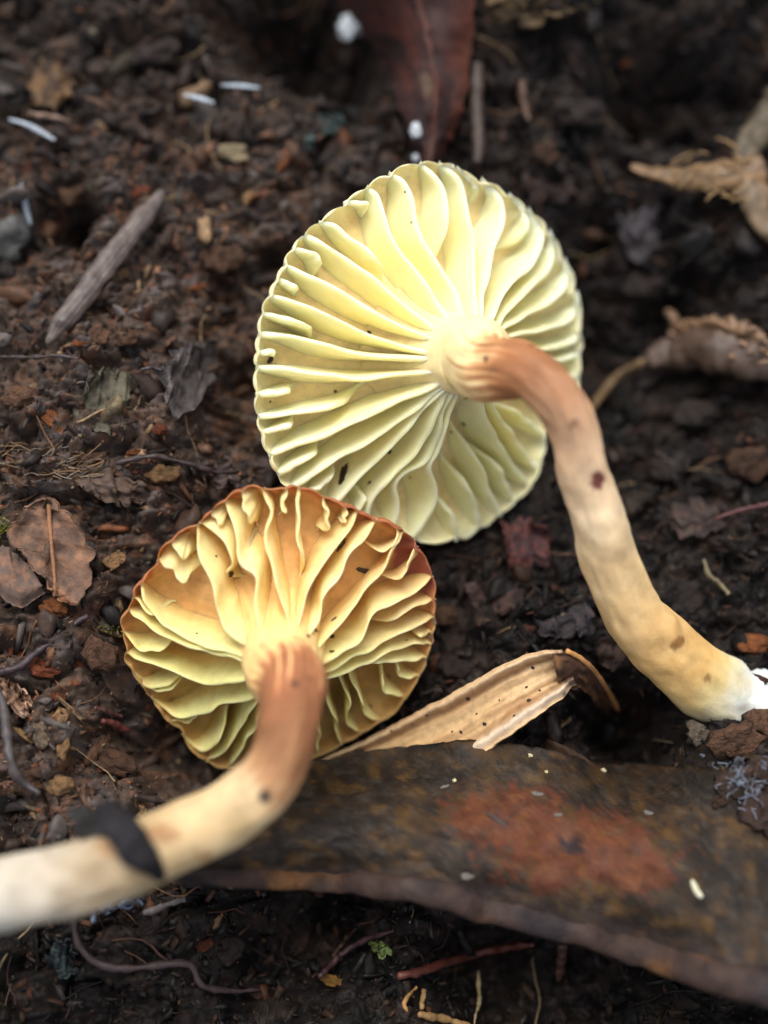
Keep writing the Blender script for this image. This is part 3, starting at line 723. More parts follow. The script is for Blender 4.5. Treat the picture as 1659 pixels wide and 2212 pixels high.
stain2 = [(572, 1722, 15, 15, srgb(52, 44, 40), 0.95), (520, 1790, 40, 25, srgb(176, 150, 104), 0.5), (640, 1476, 5, 5, srgb(86, 50, 34), 0.8),
          (350, 1800, 40, 22, srgb(150, 106, 66), 0.7), (235, 1830, 30, 26, srgb(170, 130, 92), 0.6), (440, 1850, 22, 14, srgb(150, 110, 70), 0.6), (706, 1530, 9, 16, srgb(90, 70, 56), 0.8)]
o, v, f, sp2 = build_stem('stem', mush2, base2, [(CAP2.C+CAP2.a*z_, r_) for z_, r_ in ((-0.4, 5.6), (1.4, 4.3), (3.8, 3.6), (6.0, 3.3), (8.1, 3.15))], P2, M_stem, stops2, stain2, 6, pinch=0.18)
o['label'] = 'stem, reddish brown at the neck and cream towards the foot'
geo2.append((v, f)); BV2 = bvh_of(geo2)

# ------------------------------------------------------------------ litter: helpers
def ray_hit_ground(x, y, lift=0.0):
    z = np.arange(14, -22, -0.08); p = on_plane(np.full(len(z), float(x)), np.full(len(z), float(y)), z)
    below = gsample(p[:, 0], p[:, 1])+lift > p[:, 2]
    return p[np.argmax(below)] if below.any() else p[-1]

def sheet_verts(A, B, nu, nv, lift, rag=0.0, seed=0, depth=None):
    """ruled sheet between two pixel polylines; lift(u,v) = mm above the ground relief (or depth(u,v) towards the lens)"""
    a = resample(A, nu); b = resample(B, nu)
    u = np.linspace(0, 1, nu); v = np.linspace(0, 1, nv)
    if rag > 0:
        for e, sd_ in ((a, seed), (b, seed+7)):
            e += rag*np.stack([fbm(u*nu/3.5, 0*u, octv=3, seed=sd_), fbm(u*nu/3.5, 0*u+5, octv=3, seed=sd_+1)], 1)
    P = a[:, None, :]*(1-v)[None, :, None]+b[:, None, :]*v[None, :, None]
    uu, vv = np.meshgrid(u, v, indexing='ij')
    if rag > 0:
        P[0] += rag*np.stack([fbm(v*nv/3, 0*v, octv=2, seed=seed+2)]*2, 1); P[-1] += rag*np.stack([fbm(v*nv/3, 0*v, octv=2, seed=seed+3)]*2, 1)
    if depth is not None: W = at_depth(P[..., 0], P[..., 1], depth(uu, vv))
    else: W = on_ground(P[..., 0], P[..., 1], lift(uu, vv))
    return W, uu, vv, P

def solid_sheet(name, W, th, mat, parent, origin, colors):
    nu, nv = W.shape[:2]
    du = np.gradient(W, axis=0); dv = np.gradient(W, axis=1); n = np.cross(du, dv); n /= np.linalg.norm(n, axis=2, keepdims=True)+1e-9
    if (n[..., 2]).mean() < 0: n = -n
    V = np.concatenate([W.reshape(-1, 3), (W-n*th).reshape(-1, 3)]); N = nu*nv
    q = grid_quads(nu, nv); F = [tuple(f) for f in q]+[tuple(f[::-1]+N) for f in q]
    ring = [i*nv for i in range(nu)]+[(nu-1)*nv+j for j in range(1, nv)]+[i*nv+nv-1 for i in range(nu-2, -1, -1)]+[j for j in range(nv-2, 0, -1)]
    for k in range(len(ring)):
        a, b = ring[k], ring[(k+1) % len(ring)]; F.append((a, b, b+N, a+N))
    C = np.concatenate([colors.reshape(-1, 3), colors.reshape(-1, 3)*0.9])
    return mesh_obj(name, V, F, mat, parent, origin, C), V, F

def litter_tube(name, pts, rpx, lift, mat, rgb, label=None, cat=None, parent=None, origin=None, n=40, seg=10, rough=0.1, rscale=0.6, seed=0, taper=(1, 1), squash=1.0, depths=None, group=None, stripes=0.0):
    """tube along a pixel polyline lying on the ground (lift = mm of its axis above it)"""
    q = resample(np.asarray(pts, float), n)
    if depths is not None: P = at_depth(q[:, 0], q[:, 1], np.interp(np.linspace(0, 1, n), np.linspace(0, 1, len(depths)), depths))
    else:
        L = np.interp(np.linspace(0, 1, n), np.linspace(0, 1, np.size(lift)), np.atleast_1d(lift))
        P = on_ground(q[:, 0], q[:, 1], L)
        for k in range(3): P[:, k] = smooth1(P[:, k], 2)
    r = rpx*PXM*np.interp(np.linspace(0, 1, n), np.linspace(0, 1, len(taper)), taper)
    v, f = tube(P, r, seg, rough, rscale, seed, squash)
    C = np.repeat(np.asarray(rgb, float)[None], len(v), 0)*(1+0.25*fbm(v[:, 0]/0.8, v[:, 1]/0.8, v[:, 2]/0.8, 3, seed))[:, None].clip(0.3, 2)
    if stripes > 0:
        st = np.append(np.tile(_hash(np.arange(seg), np.zeros(seg), np.zeros(seg), seed), n), [0.5, 0.5]); C = C*(1+stripes*(st-0.5)*2)[:, None]
    org = P[0] if origin is None else origin
    o = mesh_obj(name, v, f, mat, parent, org, C.clip(0.001, 0.95))
    if label: tag(o, label, cat, group)
    return o, v, f

# irregular pieces, four kinds, shared by all chips
def proto(seed, kind_):
    V, F = I3; v = V.copy()
    if kind_ == 'splinter':
        v = np.sign(v)*np.abs(v)**0.55
        v[:, 0] *= 1+0.25*vnoise(v[:, 1]*3, v[:, 2]*3, seed=seed)
        v *= (1+0.34*fbm(v[:, 0]*1.6, v[:, 1]*3.5, v[:, 2]*3.5, 4, seed, 0.6))[:, None]
        v[:, 1] *= 1-0.2*np.abs(v[:, 0])+0.3*vnoise(v[:, 0]*2.5, 0*v[:, 0], seed=seed+8)
    elif kind_ == 'flake':
        v = np.sign(v)*np.abs(v)**0.5
        r = 1+0.38*fbm(V[:, 0]*1.7+seed, V[:, 1]*1.7, 0*V[:, 0], 3, seed); v[:, :2] *= r[:, None]
        v[:, 2] += 0.5*fbm(v[:, 0]*1.3, v[:, 1]*1.3, octv=2, seed=seed+3)
    else:
        v *= (1+0.5*fbm(V[:, 0]*1.5, V[:, 1]*1.5, V[:, 2]*1.5, 5, seed, 0.62))[:, None]
    v /= np.abs(v).max(0)
    me = bpy.data.meshes.new(kind_); me.from_pydata([tuple(p) for p in v], [], [tuple(int(i) for i in f) for f in F]); me.update()
    me.polygons.foreach_set('use_smooth', np.ones(len(me.polygons), bool)); me.materials.append(M_chip)
    return me
PROTO = {'splinter': [proto(k, 'splinter') for k in (1, 2, 3)], 'flake': [proto(k, 'flake') for k in (11, 12, 13, 14)], 'lump': [proto(k, 'lump') for k in (21, 22, 23)]}

def chip(name, shape, x, y, ln, w, ang, rgb, label, cat, group=None, lift=0.1, hmm=None, k=None, tilt=0.25):
    me = PROTO[shape][int(x+y) % len(PROTO[shape]) if k is None else k]
    o = bpy.data.objects.new(name, me); link(o)
    l2, w2 = ln*PXM/2, w*PXM/2
    h2 = hmm if hmm is not None else {'splinter': 0.7*w2, 'flake': 0.22*w2, 'lump': 0.7*w2}[shape]
    p = ray_hit_ground(x, y, lift+0.4*h2)
    o.location = Vector(p*MM); o.scale = (l2*MM, w2*MM, h2*MM)
    r = random.Random(int(x*7+y))
    o.rotation_euler = (r.uniform(-tilt, tilt), r.uniform(-tilt, tilt), math.radians(ang))
    o.color = (*[float(c)*0.75 for c in rgb], 1.0)
    return tag(o, label, cat, group)

def speck(bvh, x, y, rx, ry, ang, rgb, label, cat, group, name='soil_speck', parent=None, porigin=None, thick=0.35, sink=0.0):
    p, n = hit(bvh, x, y)
    if p is None: return None
    z = Vector(n); xa = Vector(AR*math.cos(math.radians(ang))+AU*math.sin(math.radians(ang))); xa = (xa-z*xa.dot(z)).normalized(); ya = z.cross(xa)
    me = PROTO['lump'][int(x) % 3].copy(); me.materials.clear(); me.materials.append(M_speck)
    o = bpy.data.objects.new(name, me); link(o)
    sx, sy = rx*PXM, ry*PXM; sz = min(sx, sy)*thick
    Rm = Matrix((xa, ya, z)).transposed().to_4x4()
    S = Matrix.Diagonal((sx*MM, sy*MM, sz*MM, 1))
    loc = Vector(p)*MM+z*(sz*(0.5-sink)*MM)
    mw = Matrix.Translation(loc)@Rm@S
    if parent is not None:
        o.parent = parent; o.matrix_basis = Matrix.Translation(Vector(-np.asarray(porigin)*MM))@mw
    else:
        o.matrix_world = mw; tag(o, label, cat, group)
    o.color = (*[float(c) for c in rgb], 1.0)
    return o

# ------------------------------------------------------------------ large dark leaf under the golden mushroom's stem
A = [(330,1872),(420,1795),(520,1725),(640,1660),(690,1642),(830,1620),(1000,1603),(1130,1608),(1250,1638),(1400,1652),(1540,1656),(1720,1670),(1800,1680)]
B = [(330,1895),(450,1900),(600,1904),(760,1912),(900,1930),(1050,1966),(1200,2008),(1350,2050),(1500,2098),(1620,2138),(1760,2180),(1840,2205)]
def leaf_lift(u, v):
    return 5.0+4.6*sstep(0, 0.55, v)-0.6*sstep(0.7, 0.9, v)+1.0*v+2.0*v**4+0.5*vnoise(u*7, v*3, seed=4)+0.3*vnoise(u*19, v*8, seed=5)+0.16*fbm(u*50, v*18, octv=2, seed=6)-1.0*sstep(0.75, 1, u)
W, uu, vv, P = sheet_verts(A, B, 150, 46, leaf_lift, 5.0, 3)
px, py = P[..., 0], P[..., 1]
n1 = fbm(px/90, py/60, octv=4, seed=1); n2 = fbm(px/30, py/24, octv=3, seed=2); n3 = fbm(px/12, py/9, octv=3, seed=9)
C = np.repeat(srgb(62, 48, 36)[None, None], W.shape[0], 0).repeat(W.shape[1], 1)
def blend(C, k, rgb): k = np.clip(k, 0, 1)[..., None]; return C*(1-k)+np.asarray(rgb)*k
C = blend(C, sstep(0.1, 0.7, n1)*0.7, srgb(92, 66, 38)); C = blend(C, sstep(0.25, 0.8, n2)*0.7, srgb(120, 88, 44)); C = blend(C, sstep(0.2, 0.7, -n2+0.3*n3)*0.7, srgb(34, 30, 28))
C = blend(C, sstep(0.35, 0.8, n3)*0.5, srgb(92, 84, 74))
pt = np.minimum(np.hypot((px-1090)/130, (py-1765)/72), np.minimum(np.hypot((px-1250)/190, (py-1840)/90), np.hypot((px-1370)/85, (py-1880)/55)))+0.22*n2+0.12*n3
C = blend(C, sstep(1.12, 0.7, pt+0.15*n3)*0.85, srgb(128, 70, 44)); C = blend(C, sstep(1.0, 0.7, pt)*sstep(0.0, 0.6, n3)*0.6, srgb(148, 92, 46))
C = blend(C, sstep(1.1, 0.6, np.hypot((px-1237)/30, (py-1827)/22)+0.4*n3), srgb(58, 44, 46))
C = blend(C, sstep(0.80, 0.9, vv)*0.6, srgb(70, 56, 54))*0.4
lorg = W[75, 23]
leafT = thing('fallen_leaf', 'large dark leathery dead leaf with orange-red patch under the golden mushroom stem', 'leaf', lorg)
o, LV, LF = solid_sheet('blade', W, 0.25, M_leaf, leafT, lorg, C)
mid = W[:, -2].copy(); mid[:, 2] -= 0.2
rv, rf = tube(np.stack([smooth1(mid[:, k], 3) for k in range(3)], 1), 1.25*np.interp(np.linspace(0, 1, 150), [0, .1, .5, 1], [0.3, 0.6, 1, 1.1]), 18, 0.14, 2.2, 4, 0.6)
C2 = np.repeat(srgb(64, 48, 42)[None], len(rv), 0); k = fbm(rv[:, 0]/4, rv[:, 1]/4, octv=3, seed=3)
C2 = blend(C2, sstep(0.2, 0.8, k), srgb(110, 76, 46)); C2 = blend(C2, sstep(0.3, 0.8, -k), srgb(46, 38, 40))*0.7
o = mesh_obj('rolled_margin', rv, rf, M_leaf, leafT, lorg, C2); o['label'] = 'thick mauve-brown rolled leaf margin'
BVL = bvh_of([(LV, LF)])
for x, y, r, lb in ((1302, 1667, 7, 'cream bead near the upper edge of the dark leaf, largest one'), (1145, 1633, 5, 'tiny cream bead on the dark leaf under the straw sheath'), (982, 1687, 5, 'tiny cream bead on the dark leaf left of the orange-red patch'), (1180, 1668, 4, 'smallest cream bead just above the orange-red leaf patch')):
    speck(BVL, x, y, r, r*0.85, 0, srgb(200, 190, 150), lb, 'bead', 'cream beads on the dark leaf', 'bead', thick=0.9)
speck(BVL, 1075, 1773, 30, 5, -52, srgb(62, 52, 48), 'thin grey-brown splinter lying on the orange-red leaf patch', 'splinter', None, 'splinter', thick=0.8)
for x, y, rx, ry, lb in ((1010, 1892, 14, 8, 'greyish flake near the rolled margin of the dark leaf'), (1400, 1756, 10, 7, 'greyish flake right of the orange-red leaf patch'), (960, 1700, 11, 5, 'greyish flake left of the orange-red leaf patch'), (1205, 1760, 9, 5, 'small greyish flake inside the orange-red leaf patch'), (1160, 1715, 13, 7, 'greyish flake at the upper edge of the orange-red leaf patch')):
    speck(BVL, x, y, rx, ry, 20, srgb(104, 98, 92), lb, 'flake', 'grey flakes on the dark leaf', 'flake', thick=0.25)
p0, n0 = hit(BVL, 1505, 1920)
if p0 is not None:
    t = np.linspace(-1, 1, 16); rr = 16*PXM
    q = np.array([p0+n0*0.28+AR*rr*(0.62*s_)+AU*rr*(-0.9*s_-0.55*(1-s_*s_)) for s_ in t])
    v, f = tube(q, 0.24*np.sqrt(np.clip(1.05-t**4, .1, 1)), 10)
    tag(mesh_obj('larva', v, f, M_white, None, p0, np.repeat(srgb(206, 204, 176)[None], len(v), 0)), 'tiny white curled larva on the large dark leaf', 'larva')
for x, y in ((920, 1962), (1215, 2012), (905, 1955), (1240, 2020)):
    pass

# ------------------------------------------------------------------ tan straw sheath
A = [(672,1650),(760,1612),(880,1548),(1000,1484),(1100,1430),(1165,1407),(1215,1404)]
B = [(690,1685),(840,1690),(970,1660),(1080,1604),(1150,1552),(1205,1515),(1243,1478)]
def sh_lift(u, v):
    return 1.2+5.8*u+1.0*np.exp(-((v-0.08)/0.09)**2)+0.9*np.exp(-((v-0.86)/0.10)**2)-0.9*np.sin(np.pi*v)+0.15*np.sin(v*26)
W, uu, vv, P = sheet_verts(A, B, 90, 40, sh_lift, 2.5, 21)
px, py = P[..., 0], P[..., 1]
n1 = fbm(uu*5, vv*14, octv=3, seed=5); n2 = fbm(px/10, py/10, octv=3, seed=6)
C = np.repeat(srgb(196, 164, 120)[None, None], W.shape[0], 0).repeat(W.shape[1], 1)
C = blend(C, sstep(0.0, 0.7, n1)*0.6, srgb(150, 108, 66)); C = blend(C, np.exp(-((vv-0.86)/0.08)**2)*0.7, srgb(214, 196, 176)); C = blend(C, np.exp(-((vv-0.07)/0.07)**2)*0.6, srgb(206, 178, 144))
C = blend(C, np.exp(-((vv-0.2)/0.05)**2)*0.6+np.exp(-((vv-0.74)/0.06)**2)*0.5, srgb(128, 86, 52)); C = blend(C, sstep(0.94, 1.0, uu+0.05*n2)*0.9, srgb(66, 46, 34))
sorg = W[0, 20]
shT = thing('straw_sheath', 'tan dry straw sheath with dark dots and torn brown end beside golden cap', 'plant sheath', sorg)
o, SV, SF = solid_sheet('blade', W, 0.22, M_fibre, shT, sorg, C)
A2 = [(1195,1408),(1232,1408),(1262,1430),(1290,1462),(1312,1500),(1326,1532)]; B2 = [(1215,1500),(1232,1492),(1250,1486),(1272,1500),(1292,1522),(1310,1545)]
W2, u2, v2, P2_ = sheet_verts(A2, B2, 30, 16, lambda u, v: 7.0-5.0*u**1.5+1.2*np.sin(v*5)*(1-u)+0.5*vnoise(u*6, v*6, seed=8), 5.0, 31)
C2 = np.repeat(srgb(72, 50, 38)[None, None], 30, 0).repeat(16, 1); C2 = blend(C2, sstep(0.1, 0.6, fbm(u2*5, v2*5, octv=3, seed=2)), srgb(110, 78, 52))
solid_sheet('torn_end', W2, 0.2, M_leaf, shT, sorg, C2)[0]['label'] = 'ragged dark brown torn end'
litter_tube('edge_fibre', [(1225,1406),(1262,1428),(1292,1460),(1318,1500),(1336,1534)], 5.5, [7.6, 6.6, 5.0, 3.0, 1.6], M_fibre, srgb(190, 138, 84), parent=shT, origin=sorg, n=30, seg=8, rough=0.05)
BVS = bvh_of([(SV, SF)])
for zx, zy, r in ((720,360,5), (1030,372,5), (805,490,5), (685,530,4), (1018,305,3.5), (1210,357,4), (510,445,4), (435,490,3), (330,525,3.5), (955,450,3.5), (1050,205,4), (765,440,3), (1085,320,3), (880,370,2.5), (640,530,3)):
    speck(BVS, 704.9+zx*0.4249, 1355.5+zy*0.4249, r, r*0.9, 0, srgb(40, 34, 32), None, None, None, 'dark_dot', parent=shT, porigin=sorg, thick=0.5)

# ------------------------------------------------------------------ specks on the mushrooms
for zx, zy, rx, ry, an, lb in ((596,830,10,10,0,'round black speck on the gill edge left of the brown neck'), (690,1372,15,13,0,'dark soil speck right of the long bark flake on pale gills'),
        (1027,1245,11,11,0,'black speck on pale yellow gills just below the brown neck'), (970,1283,8,6,0,'tiny speck beside the black speck below the brown neck'), (598,1515,12,9,0,'dark speck on pale gills between bark flake and golden cap'),
        (782,1490,8,6,0,'tiny speck at the folded gill above the golden cap'), (760,188,5,5,0,'pinpoint speck near the upper rim of the pale yellow cap'), (788,328,5,7,0,'pinpoint speck on a broad gill below another pinpoint speck'),
        (1442,633,9,6,30,'faint grey speck on the pale gills above the stem bend'), (1130,957,7,10,0,'tiny black speck on the brown neck of the beige stem'), (1335,890,9,7,0,'brown crumb on the upper edge of the beige stem bend'), (145,1145,6,6,0,'pinpoint speck below the rim speck of the pale cap')):
    speck(BV1, 515+zx*.4739, 325.3+zy*.4739, rx*.4739, ry*.4739, an, srgb(40, 30, 24), lb, 'soil speck', 'soil specks on the pale yellow mushroom')
speck(BV1, 515+145*.4739, 325.3+952*.4739, 22*.4739, 13*.4739, 50, srgb(48, 36, 28), 'dark speck near the rim of the pale yellow cap', 'soil speck', None, thick=0.5)
speck(BV1, 515+480*.4739, 325.3+1475*.4739, 62*.4739, 22*.4739, 100, srgb(46, 38, 30), 'long black bark flake stuck to the pale yellow gills', 'bark flake', None, 'bark_flake', thick=0.4)
speck(BV1, 515+442*.4739, 325.3+1097*.4739, 9*.4739, 8*.4739, 0, srgb(130, 92, 54), 'brownish grain in a valley of the pale yellow gills', 'grain', None, 'grain')
for zx, zy, rx, ry, an, lb in ((573,482,14,20,0,'dark crumb on a golden gill plate near the moss side'), (945,726,15,12,0,'dark speck above the golden neck, largest of a cluster'), (915,757,9,9,0,'tiny speck left in the cluster above the golden neck'),
        (1020,757,11,20,10,'upright dark speck right in the cluster above the golden neck'), (855,968,13,13,0,'round dark speck on the brown neck of the golden mushroom'), (922,943,7,7,0,'pinpoint speck beside the round speck on the brown neck'),
        (1265,935,11,11,0,'grey speck on golden gills facing the straw sheath'), (510,405,6,6,0,'pinpoint speck above the dark crumb on golden gills'), (1350,775,5,5,0,'pinpoint speck on golden gills near the bruised margin'),
        (1190,1065,9,9,0,'tiny speck low on golden gills beside the straw sheath'), (1030,682,18,9,-15,'flat dark speck highest in the cluster above the golden neck'), (1020,825,12,8,20,'dark speck lowest in the cluster above the golden neck'), (425,745,5,5,0,'pinpoint speck on the broad lower golden gill')):
    speck(BV2, 216.9+zx*.4902, 1003+zy*.4902, rx*.4902, ry*.4902, an, srgb(62, 50, 38), lb, 'soil speck', 'soil specks on the golden mushroom')
speck(BV2, 216.9+1165*.4902, 1003+467*.4902, 52*.4902, 12*.4902, -14, srgb(66, 56, 46), 'thin dark splinter lying across the golden gills', 'splinter', None, 'splinter', thick=0.7)
speck(BV2, 216.9+1065*.4902, 1003+360*.4902, 36*.4902, 15*.4902, 50, srgb(74, 58, 40), 'ragged dark crumb between two golden gills', 'crumb', None, 'crumb', thick=0.6)
# black leaf scrap over the golden mushroom's stem
litter_tube('leaf_scrap', [(226,1738),(250,1775),(285,1820),(322,1862),(352,1898)], 31, 0, M_leaf, srgb(30, 28, 32), 'black wet leaf scrap folded over the golden mushroom stem', 'leaf scrap', n=36, seg=16, rough=0.18, rscale=1.2, seed=5, taper=(0.6, 1.0, 1.05, 0.9, 0.3), squash=0.45, depths=[26.4, 28.2, 28.6, 28.3, 26.6])
W, uu, vv, P = sheet_verts([(150,1752),(185,1748),(222,1762)], [(168,1812),(200,1822),(232,1806)], 18, 14, None, 4.0, 44, depth=lambda u, v: 27.2+0.5*np.sin(u*4+v*3)-0.8*v)
tag(solid_sheet('leaf_scrap', W, 0.2, M_leaf, None, W[9, 7], np.repeat(srgb(58, 58, 58)[None, None], 18, 0).repeat(14, 1))[0], 'small grey leaf scrap on the edge of the golden mushroom stem', 'leaf scrap')

# ------------------------------------------------------------------ red-brown leaf at the top
W, uu, vv, P = sheet_verts([(700,-60),(740,10),(790,80),(845,165),(865,240),(890,310),(905,352)], [(1030,-60),(1022,60),(1014,150),(1005,210),(985,270),(965,320),(945,352)], 70, 30,
    lambda u, v: 5.0-2.5*u+1.8*np.sin(np.pi*v)+0.5*vnoise(u*6, v*4, seed=2), 4.0, 51)
n1 = fbm(uu*7, vv*5, octv=4, seed=4); C = np.repeat(srgb(66, 38, 34)[None, None], 70, 0).repeat(30, 1)
C = blend(C, sstep(0.1, 0.7, n1)*0.8, srgb(92, 48, 38)); C = blend(C, sstep(0.2, 0.7, -n1)*0.7, srgb(38, 28, 30)); C = blend(C, sstep(0.7, 1.0, vv)*0.6, srgb(112, 52, 30))
C = blend(C, sstep(1.1, 0.6, np.hypot((P[..., 0]-925)/18, (P[..., 1]-182)/34)+0.5*n1)*0.7, srgb(112, 92, 72))*0.5
torg = W[50, 15]; tl = thing('fallen_leaf', 'dark red-brown dead leaf tapering towards the pale yellow cap', 'leaf', torg)
o, TV, TF = solid_sheet('blade', W, 0.2, M_leaf, tl, torg, C)
BVT = bvh_of([(TV, TF)])
rib = W[:, 17].copy(); rib[:, 2] += 0.15; v, f = tube(rib, np.linspace(0.45, 0.2, 70), 8, 0.05); mesh_obj('midrib', v, f, M_leaf, tl, torg, np.repeat(srgb(70, 42, 36)[None], len(v), 0))
for x, y, rx, ry, lb in ((756, 58, 28, 26, 'large fluffy white mould tuft on the edge of the red-brown leaf'), (900, 283, 15, 17, 'round white mould dot on the tip of the red-brown leaf'), (902, 340, 11, 9, 'small white mould dot just above the pale yellow cap')):
    p, n = hit(BVT, x, y)
    if p is None: p = ray_hit_ground(x, y, 5.0)
    V, F = I3; m = V*(1+0.36*fbm(V[:, 0]*2.2, V[:, 1]*2.2, V[:, 2]*2.2, 5, int(x), 0.7))[:, None]; m = m*np.array([rx, ry, 0.6*min(rx, ry)])*PXM
    tag(mesh_obj('mould_tuft', m+p, F, M_white, None, p, np.repeat(srgb(170, 178, 184)[None], len(m), 0)), lb, 'mould')

# ------------------------------------------------------------------ toothed leaf fragments on the left
W, uu, vv, P = sheet_verts([(98,1076),(62,1098),(24,1136),(17,1160),(36,1182),(55,1200),(72,1232),(100,1248),(112,1278)], [(104,1076),(146,1112),(176,1154),(203,1200),(190,1222),(200,1252),(178,1294),(160,1308),(124,1286)], 60, 30,
    lambda u, v: 3.2+0.9*np.abs(v-0.5)*2+0.4*vnoise(u*6, v*5, seed=3), 4.5, 61)
n1 = fbm(P[..., 0]/14, P[..., 1]/14, octv=4, seed=7); C = np.repeat(srgb(104, 80, 66)[None, None], 60, 0).repeat(30, 1)
C = blend(C, sstep(0.1, 0.8, n1)*0.7, srgb(132, 96, 72)); C = blend(C, sstep(0.1, 0.8, -n1)*0.7, srgb(76, 62, 56)); C = blend(C, sstep(0.75, 1, uu)*vv*0.6, srgb(140, 92, 58))
forg = W[30, 15]; tf = thing('toothed_leaf', 'brown toothed leaf fragment with pale midrib on the soil', 'leaf', forg)
solid_sheet('blade', W, 0.18, M_leaf, tf, forg, C)
rib = on_ground(np.linspace(100, 118, 30), np.linspace(1090, 1288, 30)+0, 3.6); rib[:, 0] += 0.25*vnoise(np.linspace(0, 4, 30), np.zeros(30), seed=3); v, f = tube(rib, np.linspace(0.2, 0.12, 30), 8, 0.04); mesh_obj('midrib', v, f, M_leaf, tf, forg, np.repeat(srgb(136, 98, 72)[None], len(v), 0))
W, uu, vv, P = sheet_verts([(-30,1175),(0,1180),(30,1195),(60,1220)], [(-30,1262),(5,1290),(40,1315),(96,1285)], 30, 20, lambda u, v: 2.9+0.7*np.sin(np.pi*v)+0.3*vnoise(u*4, v*4, seed=9), 4.5, 71)
n1 = fbm(P[..., 0]/14, P[..., 1]/14, octv=4, seed=8); C = blend(np.repeat(srgb(92, 76, 68)[None, None], 30, 0).repeat(20, 1), sstep(0.1, 0.7, n1), srgb(120, 88, 70))
tag(solid_sheet('leaf_fragment', W, 0.18, M_leaf, None, W[15, 10], C)[0], 'rounded brown leaf lobe beside the toothed leaf fragment', 'leaf')

# other flat pieces: (upper edge, lower edge, lift, colours, label, category, name)
FLAT = [
    ([(378,752),(420,745),(458,742)], [(345,815),(372,890),(420,880),(462,812)], 4.2, (srgb(84, 78, 76), srgb(60, 54, 56)), 'grey bark flake lying left of the pale yellow cap', 'bark flake', 'bark_flake'),
    ([(195,812),(240,802),(285,810)], [(152,920),(200,930),(245,944),(275,925)], 2.2, (srgb(86, 82, 68), srgb(64, 58, 48)), 'greenish grey fibrous leaf scrap beside the grey bark flake', 'leaf scrap', 'leaf_scrap'),
    ([(60,150),(110,140),(165,165)], [(70,225),(115,235),(150,212)], 2.6, (srgb(92, 70, 46), srgb(60, 44, 34)), 'olive-brown leaf scrap above a pale stick', 'leaf scrap', 'leaf_scrap'),
    ([(1085,1130),(1135,1122),(1185,1138)], [(1092,1215),(1140,1228),(1190,1205)], 2.6, (srgb(96, 56, 50), srgb(66, 48, 50)), 'reddish leaf scrap in the shade below the pale yellow cap', 'leaf scrap', 'leaf_scrap'),
    ([(1010,1270),(1060,1235),(1120,1230)], [(1030,1330),(1080,1320),(1130,1300)], 2.6, (srgb(72, 54, 50), srgb(44, 38, 40)), 'dark wrinkled leaf scrap between golden cap and beige stem', 'leaf scrap', 'leaf_scrap'),
    ([(1150,1310),(1210,1290),(1270,1300)], [(1170,1370),(1225,1372),(1280,1360)], 2.2, (srgb(48, 44, 48), srgb(66, 58, 58)), 'dark wet leaf scrap above the straw sheath', 'leaf scrap', 'leaf_scrap'),
    ([(1335,455),(1380,440),(1425,452)], [(1345,540),(1380,560),(1420,535)], 3.0, (srgb(66, 62, 66), srgb(48, 42, 42)), 'dull grey leaf scrap below the torn wood', 'leaf scrap', 'leaf_scrap'),
    ([(1055,-10),(1160,-14),(1290,-10)], [(1060,48),(1150,44),(1270,20)], 3.5, (srgb(86, 70, 48), srgb(52, 40, 30)), 'crusty tan bark slab beyond the red-brown leaf', 'bark', 'bark_slab'),
    ([(480,1010),(540,985),(590,1000)], [(470,1050),(530,1050),(590,1060)], 2.4, (srgb(78, 66, 62), srgb(56, 46, 44)), 'grey-brown wood flake above the golden cap', 'bark flake', 'bark_flake'),
    ([(160,1035),(230,1020),(310,1040)], [(200,1075),(250,1090),(310,1080)], 2.4, (srgb(84, 68, 58), srgb(62, 50, 46)), 'brown bark flake right of the toothed leaf', 'bark flake', 'bark_flake'),
    ([(0,1450),(28,1470),(70,1510)], [(-12,1490),(15,1515),(55,1545)], 2.0, (srgb(170, 140, 120), srgb(120, 90, 72)), 'pale pinkish bark flake near a dark root', 'bark flake', 'bark_flake'),
    ([(1290,1390),(1340,1375),(1390,1400)], [(1295,1440),(1345,1450),(1385,1445)], 2.0, (srgb(52, 42, 40), srgb(72, 54, 46)), 'dark leaf scrap beside the beige stem foot', 'leaf scrap', 'leaf_scrap'),
    ([(1440,1100),(1500,1080),(1570,1100)], [(1450,1150),(1510,1160),(1560,1145)], 2.4, (srgb(48, 40, 38), srgb(66, 52, 46)), 'black rotten leaf scrap right of the beige stem', 'leaf scrap', 'leaf_scrap'),
    ([(1120,380),(1180,350),(1240,370)], [(1130,430),(1190,440),(1240,420)], 1.8, (srgb(40, 32, 30), srgb(60, 44, 38)), 'dark leaf scrap above the pale yellow cap', 'leaf scrap', 'leaf_scrap'),
    ([(795,2026),(812,2012),(838,2016)], [(800,2052),(820,2060),(842,2050)], 1.8, (srgb(96, 112, 60), srgb(120, 130, 84)), 'small green leaf bit below the large dark leaf', 'leaf bit', 'leaf_bit'),
    ([(190,1968),(240,1945),(300,1930)], [(200,1982),(250,1966),(300,1948)], 3.0, (srgb(120, 132, 150), srgb(60, 60, 70)), 'glossy bluish flake under the golden mushroom stem', 'flake', 'flake'),
    ([(110,2045),(140,2035),(165,2050)], [(108,2100),(135,2112),(160,2095)], 1.8, (srgb(52, 62, 64), srgb(36, 40, 42)), 'dull teal leaf scrap on dark soil below the stem', 'leaf scrap', 'leaf_scrap'),
    ([(650,262),(668,255),(684,262)], [(655,305),(668,310),(682,302)], 2.0, (srgb(60, 82, 80), srgb(40, 52, 52)), 'small teal flake left of the red-brown leaf', 'flake', 'flake'),
    ([(692,240),(716,235),(738,245)], [(695,280),(716,285),(735,276)], 2.0, (srgb(50, 64, 62), srgb(36, 44, 44)), 'small dull teal flake touching the red-brown leaf', 'flake', 'flake'),
]
